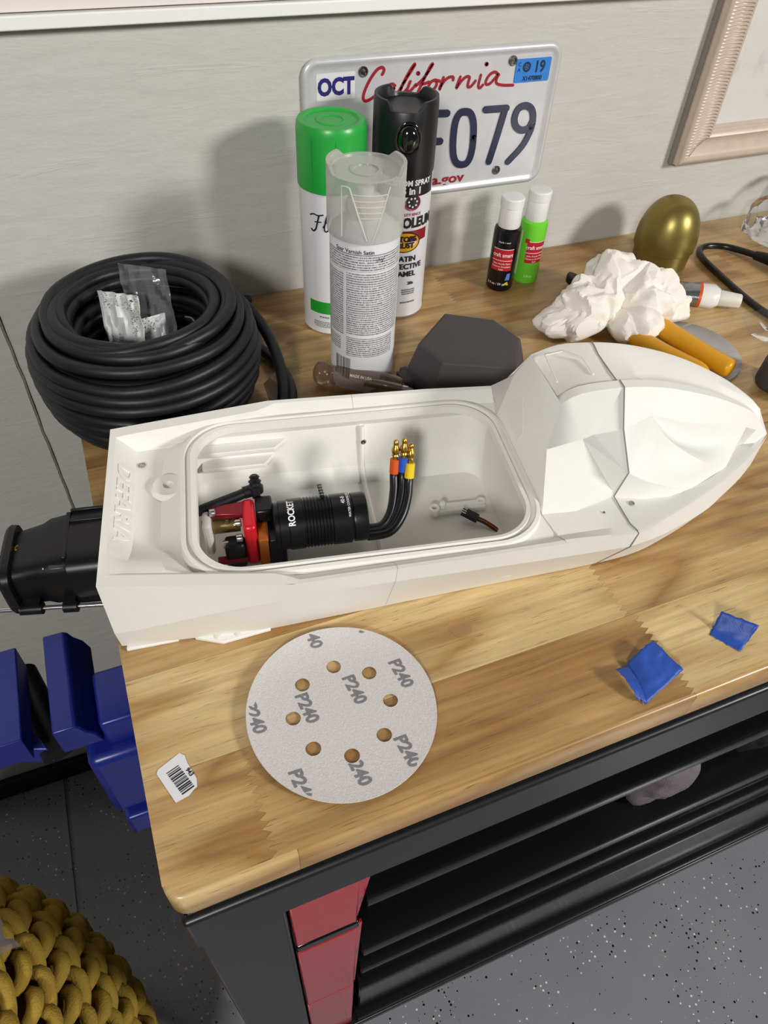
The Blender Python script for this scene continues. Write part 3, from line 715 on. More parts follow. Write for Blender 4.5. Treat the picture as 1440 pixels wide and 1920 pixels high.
# starboard face of the ridge
def ar(a, b): return ['a%d' % q for q in range(b, a - 1, -1)]
face('nM', 'X1', *ar(0, 2)); face('X1', 'X1b', 'W', *ar(2, 6)); face('W', 'P', *ar(6, 10)); face('P', 'P2', *ar(10, 14)); face('P2', 'P3', *ar(14, 18)); face('P3', 'Q', 'P4', *ar(18, 22)); face('P4', 'T', *ar(22, 24))
# close the nose of the roof and the port flank down to the sheer
k = len(rid_s) - 1
face('a%d' % k, 'b%d' % k, 'c%d' % k, 'd%d' % k, 'e%d' % k, 'g%d' % k, 'f%d' % k, 'T')
# closing face between bulkhead top and the roof, port cheek
face('R0', 'b0', 'c0', 'd0', 'e0', 'g0', 'fT')
newv('pk', (.322, .0925, .0795)); newv('pk2', (.322, .079, .0715)); newv('pf', (.343, .0905, .0785))
face('fB', 'fM', 'pf', 'pk', 'pk2'); face('fM', 'fT', 'f0', 'pf')
bow.add(vs, F)
bowo = bow.build('bow_moulding', WHITE, boat, smooth=20)
md = bowo.modifiers.new('weld', 'WELD'); md.merge_threshold = .0004
# hatch recess on the roof with its screw hole, other deck screw holes, panel on the bulkhead
hole(.3775, .029, .1345 - .0045, .0017); hole(.360, .044, .1305 - .003, .0019); hole(.411, .049, .1275, .0019); hole(.392, -.0555, .0705, .0017); hole(.366, -.062, .0712, .0008)
m = MB(); pk = [(.349, .028), (.351, .062), (.364, .060), (.376, .046), (.376, .025)]
for a, b in zip(pk, pk[1:]):
    za = interp(RID, a[0])[1] - .0030; zb_ = interp(RID, b[0])[1] - .0030
    m.tube([(a[0], a[1], za - .0006), (b[0], b[1], zb_ - .0006)], .0007, 6)
m.build('roof_panel_edge', WHITE, boat)
bl = Matrix.Translation((.3215, .028, .0795))
m = MB(); 
def bk(y, z): return ((.318 + (z - .0715) * .475) - .0008, y, z)
pnl = [(.050, .082), (.054, .092), (.046, .102), (.018, .088), (.016, .080)]
m.add([bk(y, z) for y, z in pnl] + [(bk(y, z)[0] + .001, y, z) for y, z in pnl], [(0, 1, 2, 3, 4)] + [(i, (i + 1) % 5, 5 + (i + 1) % 5, 5 + i) for i in range(5)]); m.build('bulkhead_panel', WHITE, boat, bevel=.0005)
seam([bz(.380, -1), cz(.380, -1), gz(.381, -1), (.381, -.0865, .0752), (.381, -.0765, .0716), (.381, -.0640, .0712), (.381, -.0465, .0708), (.3845, -.0482, .0975), (.3845, -.0236, .1195), (.390, .0008, .1396), (.390, .0093, .1397), (.390, .0110, .1366), (.390, .0260, .1360), (.390, .0490, .1358), (.390, .0590, .1378), (.390, .0637, .1380)], .00055)
# tub details: bracket on the floor, moulded rib across the tub, ledge on the port wall
m = MB(); m.box((.256, .010, .008), (.303, .020, .0135)); m.lathe([(.0048, 0), (.0048, .009), (.002, .009), (.002, .004), (0, .004)], 16, Matrix.Translation((.257, .013, .008))); m.lathe([(.0042, 0), (.0042, .007), (.0018, .007), (.0018, .003), (0, .003)], 16, Matrix.Translation((.300, .017, .008)))
m.lathe([(.0035, 0), (.003, .010), (0, .011)], 12, Matrix.Translation((.265, .016, .008)))
m.build('mounting_bracket', WHITE, boat, bevel=.0008)
m = MB(); m.tube([(.204, -.0775, .062), (.204, -.0715, .021), (.204, -.0595, .0095), (.204, .0595, .0095), (.204, .0715, .021), (.204, .0785, .060)], .0022, 8); m.build('tub_rib', WHITE, boat)
m = MB(); m.prism([(.066, .064), (.118, .064), (.128, .0765), (.066, .0765)], .036, .040); m.prism([(.064, .067), (.128, .067), (.140, .0785), (.064, .0785)], .050, .0545); m.build('tub_ledge', WHITE, boat, bevel=.0008)
m = MB(); m.lathe([(0, .0), (.0022, .0), (.0022, .0012), (.0012, .0014), (0, .0006)], 12, Matrix.Translation((.205, .0745, .045)) @ Matrix.Rotation(PI / 2, 4, 'X')); m.build('tub_screw', DARKSTEEL, boat)

# ---- motor and drive inside the tub
MZ = .0365; MY = -.005
def axm(s, y=MY, z=MZ): return Matrix.Translation((s, y, z)) @ Matrix.Rotation(PI / 2, 4, 'Y')   # lathe axis along the boat
MOT = mat('black_anodised_motor', '#101013', .30, .3, .5)
mot = MB()
prof = [(.0, 0), (.0175, 0), (.0185, .001), (.0185, .004), (.0196, .0045), (.0196, .011), (.0204, .0118)]
x = .0225
prof += [(.0204, .0225)]
for i in range(9): prof += [(.0204, x + .0005), (.0196, x + .0010), (.0196, x + .0020), (.0204, x + .0026)]; x += .0026
prof += [(.0204, .060), (.0199, .0606), (.0176, .0608), (.0176, .0622), (.0196, .0625), (.0198, .0635), (.0198, .0725), (.0192, .0735), (.010, .0735), (.0, .0732)]
mot.lathe(prof, 56, axm(.1195)); motor = mot.build('motor', MOT, boat, smooth=30)
def on_motor(p, s0, ang0, r=.02055):   # text x runs round the can, text up points to the bow
    a = ang0 + p.x / r; return Vector((s0 - p.y, MY + (r + p.z) * math.sin(a), MZ + (r + p.z) * math.cos(a)))
m = MB(); put_text(m, 'ROCKET', .0072, lambda p: on_motor(p, .1335, -.25), depth=.0001, bold=.0002, sx=.85); m.build('motor_logo', WHITEINK, motor, smooth=0)
m = MB(); put_text(m, '40-8', .0045, lambda p: on_motor(p, .1745, .05), depth=.0001, sx=1.0); put_text(m, 'WATER COOLING SYSTEM', .0027, lambda p: on_motor(p, .1785, .0), depth=.0001, sx=.92); m.build('motor_print', WHITEINK, motor, smooth=0)
m = MB(); m.tube([(.160, .004, .052), (.158, .012, .0605)], [.0017, .0017], 10)
for i in range(5): m.lathe([(.0016, 0), (.0026, .0006), (.0016, .0012)], 10, Matrix.Translation((.1597 - .0004 * i, .0052 + .0016 * i, .0535 + .0015 * i)) @ Matrix.Rotation(-.75, 4, 'X'), cap=False)
m.build('water_nipple', DARKSTEEL, motor)
REDA = mat('red_anodised', '#d01828', .30, .25, .5); REDD = mat('dark_red_anodised', '#7a0f20', .32, .3); ORG_ = mat('amber_plastic', '#a65a10', .38)
def slab(name, sa, sb, y0, y1, z0, z1, mt, bev=.0012, par=None): return MB().box((sa, y0, z0), (sb, y1, z1)).build(name, mt, par or boat, bevel=bev)
mnt = slab('motor_mount', .0960, .1060, -.0205, .0115, .0105, .0545, REDA, .003)
m = MB(); m.prism([(.070, -.001), (.0975, -.004), (.0975, .010), (.072, .008)], .048, .0535); m.build('mount_arm', REDD, mnt, bevel=.001)
slab('mount_arm', .0735, .097, -.0225, -.017, .017, .022, REDD, .001, mnt)
slab('spacer', .1062, .1140, -.0215, .012, .010, .0400, ORG_, .001)
slab('motor_adapter', .1142, .1275, -.0225, .0135, .0095, .0395, MOT, .0015)
slab('motor_neck', .1065, .1200, -.004, .014, .040, .0535, MOT, .002)
slab('coupling_housing', .080, .0958, -.0215, -.008, .009, .036, BLACKP, .003)
m = MB(); m.lathe([(0, 0), (.006, 0), (.0064, .001), (.0064, .020), (.006, .021), (0, .021)], 20, axm(.0725, -.001, .040)); m.lathe([(.0, 0), (.0024, 0), (.0024, .0010), (.0012, .0012), (0, .0004)], 12, Matrix.Translation((.084, -.0035, .0458)))
m.build('shaft_coupling', mat('bronze_coupling', '#8f7d52', .35, .8), boat)
for sx_, sy_, sz_ in ((.0945, -.007, .0470), (.0945, -.0165, .0400), (.0835, -.0150, .0330), (.0760, .0015, .0525)):
    m = MB(); m.lathe([(.0, 0), (.0030, 0), (.0032, .0006), (.0032, .0042), (.0026, .0048), (.0016, .0048), (.0014, .002), (0, .002)], 14, axm(sx_ - .0045, sy_, sz_)); m.build('cap_screw', STEEL, boat)
slab('bearing_block', .0655, .0722, -.012, .006, .018, .052, mat('white_nylon', '#d9d6cf', .45), .0025)
m = MB(); m.lathe([(0, 0), (.0022, .0), (.0022, .001), (.001, .0012), (0, .0005)], 12, axm(.0650, -.004, .048)); m.build('cap_screw', DARKSTEEL, boat)
# black hose with elbow fitting
m = MB(); m.tube(spline([(.060, .006, .050), (.075, .010, .052), (.092, .0155, .053), (.1025, .0195, .0535)], 6), .0042, 14); hose = m.build('water_hose', BLACKP, boat)
m = MB(); m.tube(spline([(.0990, .0185, .0535), (.1055, .0200, .0540), (.1085, .0205, .0560)], 5), [.0050] * 11, 14)
m.lathe([(.0, 0), (.0034, 0), (.0034, .003), (.0060, .0045), (.0062, .010), (.0046, .0115), (.0044, .0135), (.0052, .0142), (.0034, .0158), (.0034, .0172), (.0042, .0178), (.0026, .0195), (0, .0195)], 18, Matrix.Translation((.1085, .0175, .0480)) @ Matrix.Rotation(-.35, 4, 'X'))
m.build('elbow_fitting', BLACKP, hose)
# three motor leads with bullet plugs
leads = [('orange', '#d7591a', [(.192, -.013, .030), (.205, -.013, .031), (.2140, -.004, .0360), (.2190, .0095, .0455), (.2205, .0180, .0530), (.2210, .0205, .0570)]),
         ('blue', '#2456c0', [(.192, -.0165, .029), (.207, -.0165, .030), (.2180, -.007, .0360), (.2245, .0065, .0450), (.2268, .0160, .0530), (.2276, .0195, .0590)]),
         ('yellow', '#e6c61a', [(.192, -.020, .028), (.210, -.020, .030), (.2215, -.011, .0360), (.2285, .0015, .0440), (.2312, .0105, .0510), (.2322, .0145, .0555)])]
WIRE = mat('black_silicone_wire', '#0c0c0e', .35)
for nm, colr, path in leads:
    P = spline(path, 6); m = MB(); m.tube(P, .0037, 12); ld = m.build('motor_lead', WIRE, boat)
    d = (P[-1] - P[-4]).normalized(); d = (d + Vector((.0, -.05, .45))).normalized(); q = d.to_track_quat('Z', 'Y').to_matrix().to_4x4(); T0 = Matrix.Translation(P[-1] - d * .001) @ q
    m = MB(); m.lathe([(.0036, 0), (.0041, .0006), (.0041, .0125), (.0036, .013), (0, .013)], 16, T0); s_ = m.build('heat_shrink', mat('shrink_' + nm, colr, .42), ld); s_['label'] = nm + ' heat-shrink sleeve'
    m = MB(); m.lathe([(.0022, .012), (.0022, .0155), (.0032, .0162), (.0026, .0175), (.0033, .0190), (.0035, .0215), (.0024, .0240), (.0019, .0255), (.0023, .0262), (.0023, .0282), (.0014, .0296), (0, .0298)], 16, T0); m.build('bullet_plug', BRASS, ld)
# servo lead with three-pin plug
sv = MB()
for k, (off) in enumerate((-.0016, 0, .0016)):
    pass
cols = ('#1a1210', '#b4481c', '#5a2d14')
plugm = Matrix.Translation((.2850, .000, .0165)) @ Matrix.Rotation(math.radians(-33), 4, 'Z') @ Matrix.Rotation(math.radians(14), 4, 'Y')
sp = MB().box((-.0075, -.0042, -.0018), (.0075, .0042, .0018), plugm).build('servo_plug', BLACKP, boat, bevel=.0006)
m = MB()
for k in (-1, 0, 1): m.box((-.0077, k * .0026 - .0006, .0010), (-.0040, k * .0026 + .0006, .0020), plugm)
m.build('pin_window', STEEL, sp)
for k, c_ in zip((-1, 0, 1), cols):
    a = plugm @ Vector((.0070, k * .0017, 0)); m = MB(); m.tube(spline([a, plugm @ Vector((.014, k * .0017, .0005)), plugm @ Vector((.024, k * .0016, -.001)), plugm @ Vector((.031, k * .0015, -.004))], 5), .00085, 8); m.build('servo_wire', mat('servo_wire_%d' % k, c_, .5), sp)

# ---- jet pump on the transom
PB = mat('black_nylon_pump', '#0b0b0d', .38, 0, .4, bump=.08, bscale=250)
def stn(s, y, z, ry, rz, n=28, e=.45):
    out = []
    for i in range(n):
        a = 2 * PI * i / n; c, q = math.cos(a), math.sin(a)
        out.append((s, y + ry * math.copysign(abs(c) ** e, c), z + rz * math.copysign(abs(q) ** e, q)))
    return out
def loft(rings, name, mt, par, smooth=35, bevel=0):
    m = MB(); n = len(rings[0]); m.add([p for r in rings for p in r], [(j * n + i, j * n + (i + 1) % n, (j + 1) * n + (i + 1) % n, (j + 1) * n + i) for j in range(len(rings) - 1) for i in range(n)] + [tuple(range(n)), tuple((len(rings) - 1) * n + i for i in range(n))])
    return m.build(name, mt, par, smooth=smooth, bevel=bevel)
pump = loft([stn(-.0005, -.008, .032, .034, .026), stn(-.030, -.008, .032, .033, .025), stn(-.031, -.008, .032, .030, .024), stn(-.046, -.009, .031, .029, .0235), stn(-.052, -.010, .031, .026, .022), stn(-.072, -.012, .030, .0245, .0195)], 'jet_pump', PB, boat)
nz_ = loft([stn(-.070, -.012, .030, .030, .0235), stn(-.0745, -.012, .030, .0305, .024), stn(-.077, -.012, .030, .029, .0225), stn(-.077, -.012, .030, .021, .016), stn(-.066, -.012, .030, .019, .014)], 'steering_nozzle', PB, pump)
m = MB()
for yy in (.015, .004, -.0285): m.box((-.030, yy - .0012, .0545 if yy > -.02 else .048), (-.001, yy + .0012, .0595 if yy > -.02 else .052))
m.box((-.0335, -.0305, .038), (-.0295, .0150, .0572)); m.build('pump_rib', PB, pump, bevel=.0008)
m = MB(); m.tube([(-.0005, -.047, .0175), (-.092, -.0375, .0155)], .0017, 12); m.build('push_rod', STEEL, pump)
for sa, sb in ((-.030, -.040), (-.055, -.071)):
    f = lambda s: (s, -.047 + (s + .0005) / (-.0915) * .0095, .0175 + (s + .0005) / (-.0915) * -.002); m = MB(); m.tube([f(sa), f(sb)], .0046, 14); m.box((min(sa, sb) + .001, -.043, .016), (max(sa, sb) - .001, -.030, .022)); m.build('rod_guide', PB, pump)
m = MB(); m.tube(spline([(-.029, -.030, .046), (-.045, -.030, .0475), (-.060, -.028, .047), (-.074, -.025, .044)], 5), .0016, 10); m.tube(spline([(-.029, -.035, .041), (-.045, -.0335, .0425), (-.060, -.031, .042), (-.074, -.028, .040)], 5), .0016, 10); m.build('linkage_arm', PB, pump)
slab('rod_clevis', -.043, -.031, -.036, -.028, .044, .0525, mat('grey_clevis', '#3a3a3d', .4), .0012, pump)
m = MB(); m.lathe([(0, 0), (.0022, 0), (.0024, .002), (.0016, .003), (0, .003)], 12, Matrix.Translation((-.0445, -.032, .0495)) @ Matrix.Rotation(-PI / 2, 4, 'Y')); m.build('pivot_screw', STEEL, pump)
m = MB(); m.lathe([(.0012, 0), (.0030, 0), (.0030, .0012), (.0020, .0014), (.0012, .0006)], 14, Matrix.Translation((-.0665, -.0095, .0490)), cap=False); m.build('brass_insert', BRASS, pump)

# ================================================================== CABLE COIL
coil = thing('cable_coil', 'thick coil of black rubber cable at the back left corner of the bench', 'cable coil', (.081, -.163, 0))
CAB = mat('black_rubber_cable', '#141416', .46, 0, .45, var=.15, vscale=40, bump=.06, bscale=300)
cx, cy, rc = .080, -.164, .0057
def turn_path(layers):
    P = []; k = 0
    for (rad, z, sx_, sy_, tilt) in layers:
        n = 56
        for i in range(n):
            a = 2 * PI * i / n + k * .15; f = i / n
            rr = rad + .0022 * noise.noise(Vector((math.cos(a) * 1.4, math.sin(a) * 1.4, k * 1.7)))
            zz = z + .0028 * noise.noise(Vector((math.cos(a) * 1.2 + 9, math.sin(a) * 1.2, k * 2.3))) + tilt * math.cos(a - 1.2)
            P.append((cx + sx_ + rr * math.cos(a), cy + sy_ + rr * math.sin(a), max(rc, zz)))
        k += 1
    # ease between consecutive turns
    Q = [Vector(p) for p in P]; n = 56
    for t_ in range(1, len(layers)):
        b = t_ * n
        for j in range(-5, 6):
            i = b + j
            if 0 < i < len(Q) - 1: pass
    for _ in range(6):
        for t_ in range(1, len(layers)):
            for j in range(-7, 8):
                i = t_ * n + j
                if 1 <= i < len(Q) - 1: Q[i] = (Q[i - 1] + Q[i] * 2 + Q[i + 1]) / 4
    return Q
levels = [.0060, .0172, .0284, .0396, .0508, .0620, .0732, .0844, .0950]
outer = [.084, .091, .0965, .0995, .1010, .1015, .1000, .0965, .0900]
lay = []
for k in range(4):
    seq = list(range(len(levels))); seq = seq if k % 2 == 0 else seq[::-1]
    for i in seq:
        rr = outer[i] - k * .0112
        if rr < .064: continue
        lay.append((rr, levels[i] + (.004 if k % 2 else 0) + (.004 * k if i > 6 else 0), 0, .002 * (i - 4) / 4, .0012 * ((i * 7 + k * 3) % 5 - 2)))
lay += [(.081, .1045, .002, .004, .002), (.0705, .1035, -.002, .002, -.002), (.0645, .094, .0, .0, .004), (.0630, .081, .001, 0, -.003)]
m = MB(); m.tube(turn_path(lay), rc, 9); m.build('cable_winding', CAB, coil, smooth=60)
m = MB(); m.tube(spline([(.170, -.105, .075), (.190, -.135, .060), (.200, -.175, .040), (.196, -.215, .020), (.178, -.250, .008), (.150, -.268, .0062)], 8), rc, 10); m.build('loose_turn', CAB, coil, smooth=60)
m = MB(); m.tube(spline([(.150, -.073, .030), (.185, -.105, .012), (.2065, -.150, .0066), (.208, -.200, .0064), (.192, -.240, .0062), (.160, -.272, .0062)], 8), rc, 10); m.build('loose_turn', CAB, coil, smooth=60)
m = MB(); m.tube(spline([(.1, -.058, .088), (.135, -.063, .07), (.165, -.055, .045), (.190, -.035, .02), (.21, -.020, .0065)], 8), rc, 10); m.build('cable_tail', CAB, coil, smooth=60)
m = MB(); m.prism([(.181, -.196), (.190, -.188), (.196, -.212), (.189, -.228), (.179, -.222)], .016, .0168, mtx=Matrix.Translation((0, 0, 0))); m.build('tape_scrap', mat('brown_tape', '#57442f', .35), coil)

# clear packet with a printed leaflet stuffed in the middle of the coil
pk_ = thing('plastic_packet', 'crumpled clear packet with white printed leaflet inside the cable coil', 'packet', (.085, -.165, .001))
def crum(u, v, c, ax_, ay_, w, h, amp, seed, depth=(0, 0, 1)):
    q = Vector((u * 4 + seed, v * 4, seed)); d = amp * (1 - 2 * abs(noise.noise(q))) + amp * .5 * noise.noise(q * 2.7)
    return Vector(c) + Vector(ax_) * (u - .5) * w + Vector(ay_) * (v - .5) * h + Vector(depth) * d
lt = NT('printed_leaflet'); lv = lt.coord('Object', (420, 420, 1400)); words = lt.math('GREATER_THAN', lt.noise(lv, 1.0, 2), .60)
zone = lt.math('GREATER_THAN', lt.noise(lt.coord('Object'), 55, 1), .52)
lt.base(lt.mix(lt.math('MULTIPLY', words, zone), lin('#cfcfcd'), lin('#26262a')), .4)
m = MB(); m.grid(lambda u, v: crum(u, v, (.064, -.178, .066), (.72, -.65, .1), (.05, .30, .95), .044, .112, .0045, 3.1, (-.5, -.7, .3)), 16, 22); m.build('leaflet', lt.m, pk_, solid=.0004, smooth=20)
m = MB(); m.grid(lambda u, v: crum(u, v, (.090, -.172, .080), (.85, .3, -.1), (.1, .3, .95), .026, .032, .003, 5.2, (-.3, -.8, .3)), 12, 12); m.build('leaflet', lt.m, pk_, solid=.0004, smooth=20)
CLR = film('clear_packet_film', '#e9eef2', .3, .10)
m = MB(); m.grid(lambda u, v: crum(u, v, (.090, -.160, .096), (.9, -.35, -.12), (.05, .3, .95), .044, .080, .005, 1.7, (-.4, -.8, .4)), 14, 18); m.build('film', CLR, pk_, smooth=15)
m = MB(); b_ = blob((.100, -.195, .050), [((.100, -.195, .050), (.028, .022, .030))], 4, .006, 55, True, .0035, 2.0, .002, 160); m.v, m.f = b_.v, b_.f; m.build('film', CLR, pk_, smooth=12)
m = MB(); m.prism([(.0, 0), (.014, .002), (.012, .012), (.004, .010)], 0, .0004, mtx=Matrix.Translation((.090, -.196, .068)) @ Matrix.Rotation(1.0, 4, 'X')); m.build('blue_print', mat('blue_ink', '#2f5f9e', .45), pk_)
m = MB(); m.tube(spline([(.118, -.190, .072), (.122, -.188, .078), (.126, -.184, .086), (.124, -.178, .092), (.118, -.176, .094)], 6), .0007, 6); m.build('film_strand', CLR, pk_)

# ================================================================== SPRAY CANS
def wrap(cx_, cy_, r, a0):   # text x runs round the can (viewed from outside), a0 = angle of x = 0
    return lambda p: Vector((cx_ + (r + p.z) * math.cos(a0 + p.x / r), cy_ + (r + p.z) * math.sin(a0 + p.x / r), p.y))
def facing(cx_, cy_): return math.atan2(-.7856 - cy_, .0548 - cx_)      # side of the can turned to the front of the bench
def patch(mb, cx_, cy_, r, a0, a1, z0, z1, n=24):
    vs = []
    for i in range(n + 1):
        a = a0 + (a1 - a0) * i / n; vs += [(cx_ + r * math.cos(a), cy_ + r * math.sin(a), z0), (cx_ + r * math.cos(a), cy_ + r * math.sin(a), z1)]
    mb.add(vs, [(2 * i, 2 * i + 2, 2 * i + 3, 2 * i + 1) for i in range(n)]); return mb
CANW = mat('can_white', '#d9d9dc', .28, .0, .5, var=.03, vscale=60)
TIN = mat('tin_rim', '#b9bac0', .28, .9)
# -- green-capped can
gx, gy = .2955, -.0805; R = .0335
can = thing('spray_can', 'white spray can with a bright green cap beside the license plate', 'spray can', (gx, gy, 0), group='spray cans by the wall')
T = Matrix.Translation((gx, gy, 0))
m = MB(); m.lathe([(0, .004), (.026, .002), (.0315, .0), (.0335, .002), (.0332, .005), (.0330, .007), (.0330, .158), (.0325, .161), (0, .161)], 64, T); m.build('can_body', CANW, can)
GRN = NT('green_cap'); GRN.base(lin('#2aa843'), .32, 0, .5); GRN.b.inputs['Subsurface Weight'].default_value = .15; GRN.b.inputs['Subsurface Radius'].default_value = (.004, .01, .004); GRN.bump(GRN.noise(GRN.coord('Object'), 180, 4), .1, .001)
m = MB(); m.lathe([(.0344, .1585), (.0347, .160), (.0344, .210), (.0338, .2155), (.0322, .2182), (.0270, .2182), (.0255, .2165), (.0150, .2163), (.0142, .2172), (.0120, .2172), (.0112, .2163), (0, .2163)], 64, T, cap=False)
m.build('cap', GRN.m, can, smooth=30)
fa = facing(gx, gy)
m = MB()
for a in (-.62, .12): patch(m, gx, gy, .0350, fa + a, fa + a + .045, .162, .208, 3)
m.build('cap_rib', GRN.m, can)
m = MB(); fl_ = wrap(gx, gy, .0331, fa - .60)
sc_ = lambda P: [(a, b + .1285) for a, b in P]
for P, w in ((sc_([(-.004, .0075), (.0, .0092), (.005, .0085), (.0105, .0098)]), .0013), (sc_([(.0062, .0085), (.0045, .002), (.0025, -.0055), (-.0005, -.0085), (-.003, -.007)]), .0017), (sc_([(.0015, .0015), (.005, .0018), (.0085, .0022)]), .0011),
             (sc_([(.0105, -.003), (.0145, .004), (.0165, .0088), (.0150, .0095), (.0128, .003), (.0118, -.005), (.0135, -.0072), (.0165, -.005)]), .0014), (sc_([(.0210, -.001), (.0195, .001), (.0178, -.002), (.0185, -.006), (.0208, -.0055), (.0220, -.001), (.0218, -.006), (.0240, -.0065), (.0260, -.003)]), .0013)): m.stroke(P, w, .0002, .0004, fl_)
m.build('script_print', INK, can, smooth=0)
m = MB(); patch(m, gx, gy, .0332, fa - .86, fa + .9, .026, .0405); m.build('green_band', mat('label_green', '#1f9a2f', .35), can)
GREYP = mat('grey_print', '#6b6b70', .6)
def greek(cx_, cy_, r, a0, lines, par):   # rows of print too small to read in the photo: word-sized dashes
    m = MB(); random.seed(int(a0 * 100) + 3)
    for z_, h_, w_ in lines:
        a = a0 - w_ / 2
        while a < a0 + w_ / 2: k_ = random.uniform(.03, .09); patch(m, cx_, cy_, r, a, a + k_, z_, z_ + h_, 2); a += k_ + .018
    o = m.build('small_print', GREYP, par); o['kind'] = 'stuff'
greek(gx, gy, .0332, fa - .30, [(.0210, .0016, .35), (.0150, .0010, .8), (.0130, .0010, .8), (.0110, .0010, .8), (.0090, .0010, .7)], can)

# -- clear-capped can in front, turned with its fine print to the front
vx, vy = .2905, -.1875
can = thing('spray_can', 'white spray varnish can with frosted clear cap and dense fine print', 'spray can', (vx, vy, 0), group='spray cans by the wall')
T = Matrix.Translation((vx, vy, 0)); fv = facing(vx, vy)
lbl = NT('fine_print_label'); tc = lbl.n('ShaderNodeTexCoord'); sx_ = lbl.n('ShaderNodeSeparateXYZ'); lbl.l(tc.outputs['Object'], sx_.inputs[0])
ang = lbl.math('ARCTAN2', sx_.outputs[1], sx_.outputs[0])
un = lbl.math('SUBTRACT', ang, fv); un = lbl.math('WRAP', un, PI, -PI)
zz = sx_.outputs[2]; rowf = lbl.math('MULTIPLY', zz, 1 / .00235); row = lbl.math('FLOOR', rowf); fr_ = lbl.math('FRACT', rowf)
cv = lbl.n('ShaderNodeCombineXYZ'); lbl.l(lbl.math('MULTIPLY', un, 34.0), cv.inputs[0]); lbl.l(lbl.math('MULTIPLY', row, 3.37), cv.inputs[1])
w1 = lbl.n('ShaderNodeTexNoise'); lbl.l(cv.outputs[0], w1.inputs['Vector']); w1.inputs['Scale'].default_value = 2.1; w1.inputs['Detail'].default_value = 4; w1.inputs['Roughness'].default_value = .75
inkf = lbl.math('MULTIPLY', lbl.math('GREATER_THAN', w1.outputs[0], .455), lbl.math('MULTIPLY', lbl.math('GREATER_THAN', fr_, .22), lbl.math('LESS_THAN', fr_, .80)))
def between(v, a, b): return lbl.math('MULTIPLY', lbl.math('GREATER_THAN', v, a), lbl.math('LESS_THAN', v, b))
reg = lbl.math('ADD', lbl.math('ADD', lbl.math('MULTIPLY', between(zz, .1330, .1490), between(un, -1.9, 1.3)), lbl.math('MULTIPLY', between(zz, .0640, .1300), between(un, -1.9, -.62))),
               lbl.math('ADD', lbl.math('MULTIPLY', between(zz, .0660, .1310), between(un, -.52, 1.3)), lbl.math('MULTIPLY', between(zz, .0410, .0625), between(un, -.52, 1.05))))
reg = lbl.math('ADD', reg, lbl.math('MULTIPLY', between(zz, .0455, .060), between(un, -1.9, -.72)), clamp=True)
lbl.base(lbl.mix(lbl.math('MULTIPLY', inkf, lbl.math('MULTIPLY', reg, .80)), lin('#dcdcde'), lin('#1d1d20')), .30)
m = MB(); m.lathe([(0, .004), (.026, .002), (.0320, .0), (.0335, .002), (.0332, .005), (.0328, .007), (.0328, .1555), (.0318, .1585), (.0322, .1600), (.0318, .1618), (.0300, .163), (.020, .171), (.0165, .172), (.0165, .176), (.006, .176), (.006, .186), (.0075, .187), (.0075, .197), (.004, .199), (0, .199)], 64, T)
m.build('can_body', lbl.m, can)
m = MB(); m.lathe([(.0150, .1715), (.0170, .1745), (.0185, .180), (.0170, .186), (.0120, .190), (0, .191)], 40, T); m.build('valve_cup', mat('cream_valve', '#e2dccb', .35), can)
CLC = NT('frosted_clear_cap'); tr = CLC.n('ShaderNodeBsdfTransparent'); tr.inputs[0].default_value = (.90, .90, .89, 1); mx = CLC.n('ShaderNodeMixShader'); CLC.base(lin('#c9c9c5'), .28, 0, .5)
CLC.bump(CLC.noise(CLC.coord('Object'), 90, 5), .12, .0015); fz = CLC.n('ShaderNodeLayerWeight'); fz.inputs[0].default_value = .45
CLC.l(CLC.math('MULTIPLY_ADD', fz.outputs['Facing'], .58, .32, clamp=True), mx.inputs[0]); CLC.l(tr.outputs[0], mx.inputs[1]); CLC.l(CLC.b.outputs[0], mx.inputs[2]); CLC.l(mx.outputs[0], CLC.out.inputs[0])
m = MB(); m.lathe([(.0335, .1600), (.0350, .1605), (.0350, .2120), (.0345, .2135), (.0310, .2138), (.0300, .2118), (.0150, .2112), (.0140, .2122), (.0110, .2122), (.0105, .2110), (0, .2110)], 64, T, cap=False)
m.build('cap', CLC.m, can, smooth=30)
# raised walls of the cap's rim, cut away at front and back
def rimwall(a0, a1, zt):
    vs = []; n = 26
    for i in range(n + 1):
        a = fv + a0 + (a1 - a0) * i / n; e = min(i, n - i) / 4.0; h = .213 + (zt - .213) * min(1, e)
        for r_, z_ in ((.0350, .2120), (.0350, h), (.0318, h), (.0318, .2120)): vs.append((vx + r_ * math.cos(a), vy + r_ * math.sin(a), z_))
    return MB().add(vs, [(4 * i + k, 4 * i + (k + 1) % 4, 4 * i + 4 + (k + 1) % 4, 4 * i + 4 + k) for i in range(n) for k in range(4)])
rimwall(.95, 2.55, .2195).build('cap_rim', CLC.m, can); rimwall(-2.5, -.95, .2195).build('cap_rim', CLC.m, can)
CLR2 = mat('moulded_ridge_plastic', '#d3d3cf', .3)
m = MB()
def onc(a, z, r=.0352): return (vx + r * math.cos(fv + a), vy + r * math.sin(fv + a), z)
for A, B in (((-.62, .2085), (-.62, .1650)), ((-.40, .2085), (.05, .1640)), ((.62, .2095), (.20, .1640))):
    m.tube([onc(A[0] + (B[0] - A[0]) * i / 10, A[1] + (B[1] - A[1]) * i / 10) for i in range(11)], .0006, 6)
for z_, a, b in ((.2035, -.34, .55), (.1985, -.28, .50), (.1935, -.24, .46), (.1885, -.18, .42), (.1840, -.12, .37)):
    m.tube([onc(a + (b - a) * i / 10, z_) for i in range(11)], .0004, 5)
m.tube([onc(-.62, .2085), onc(-.50, .2092), onc(-.40, .2085)], .0006, 6)
m.build('cap_ridge', CLR2, can)
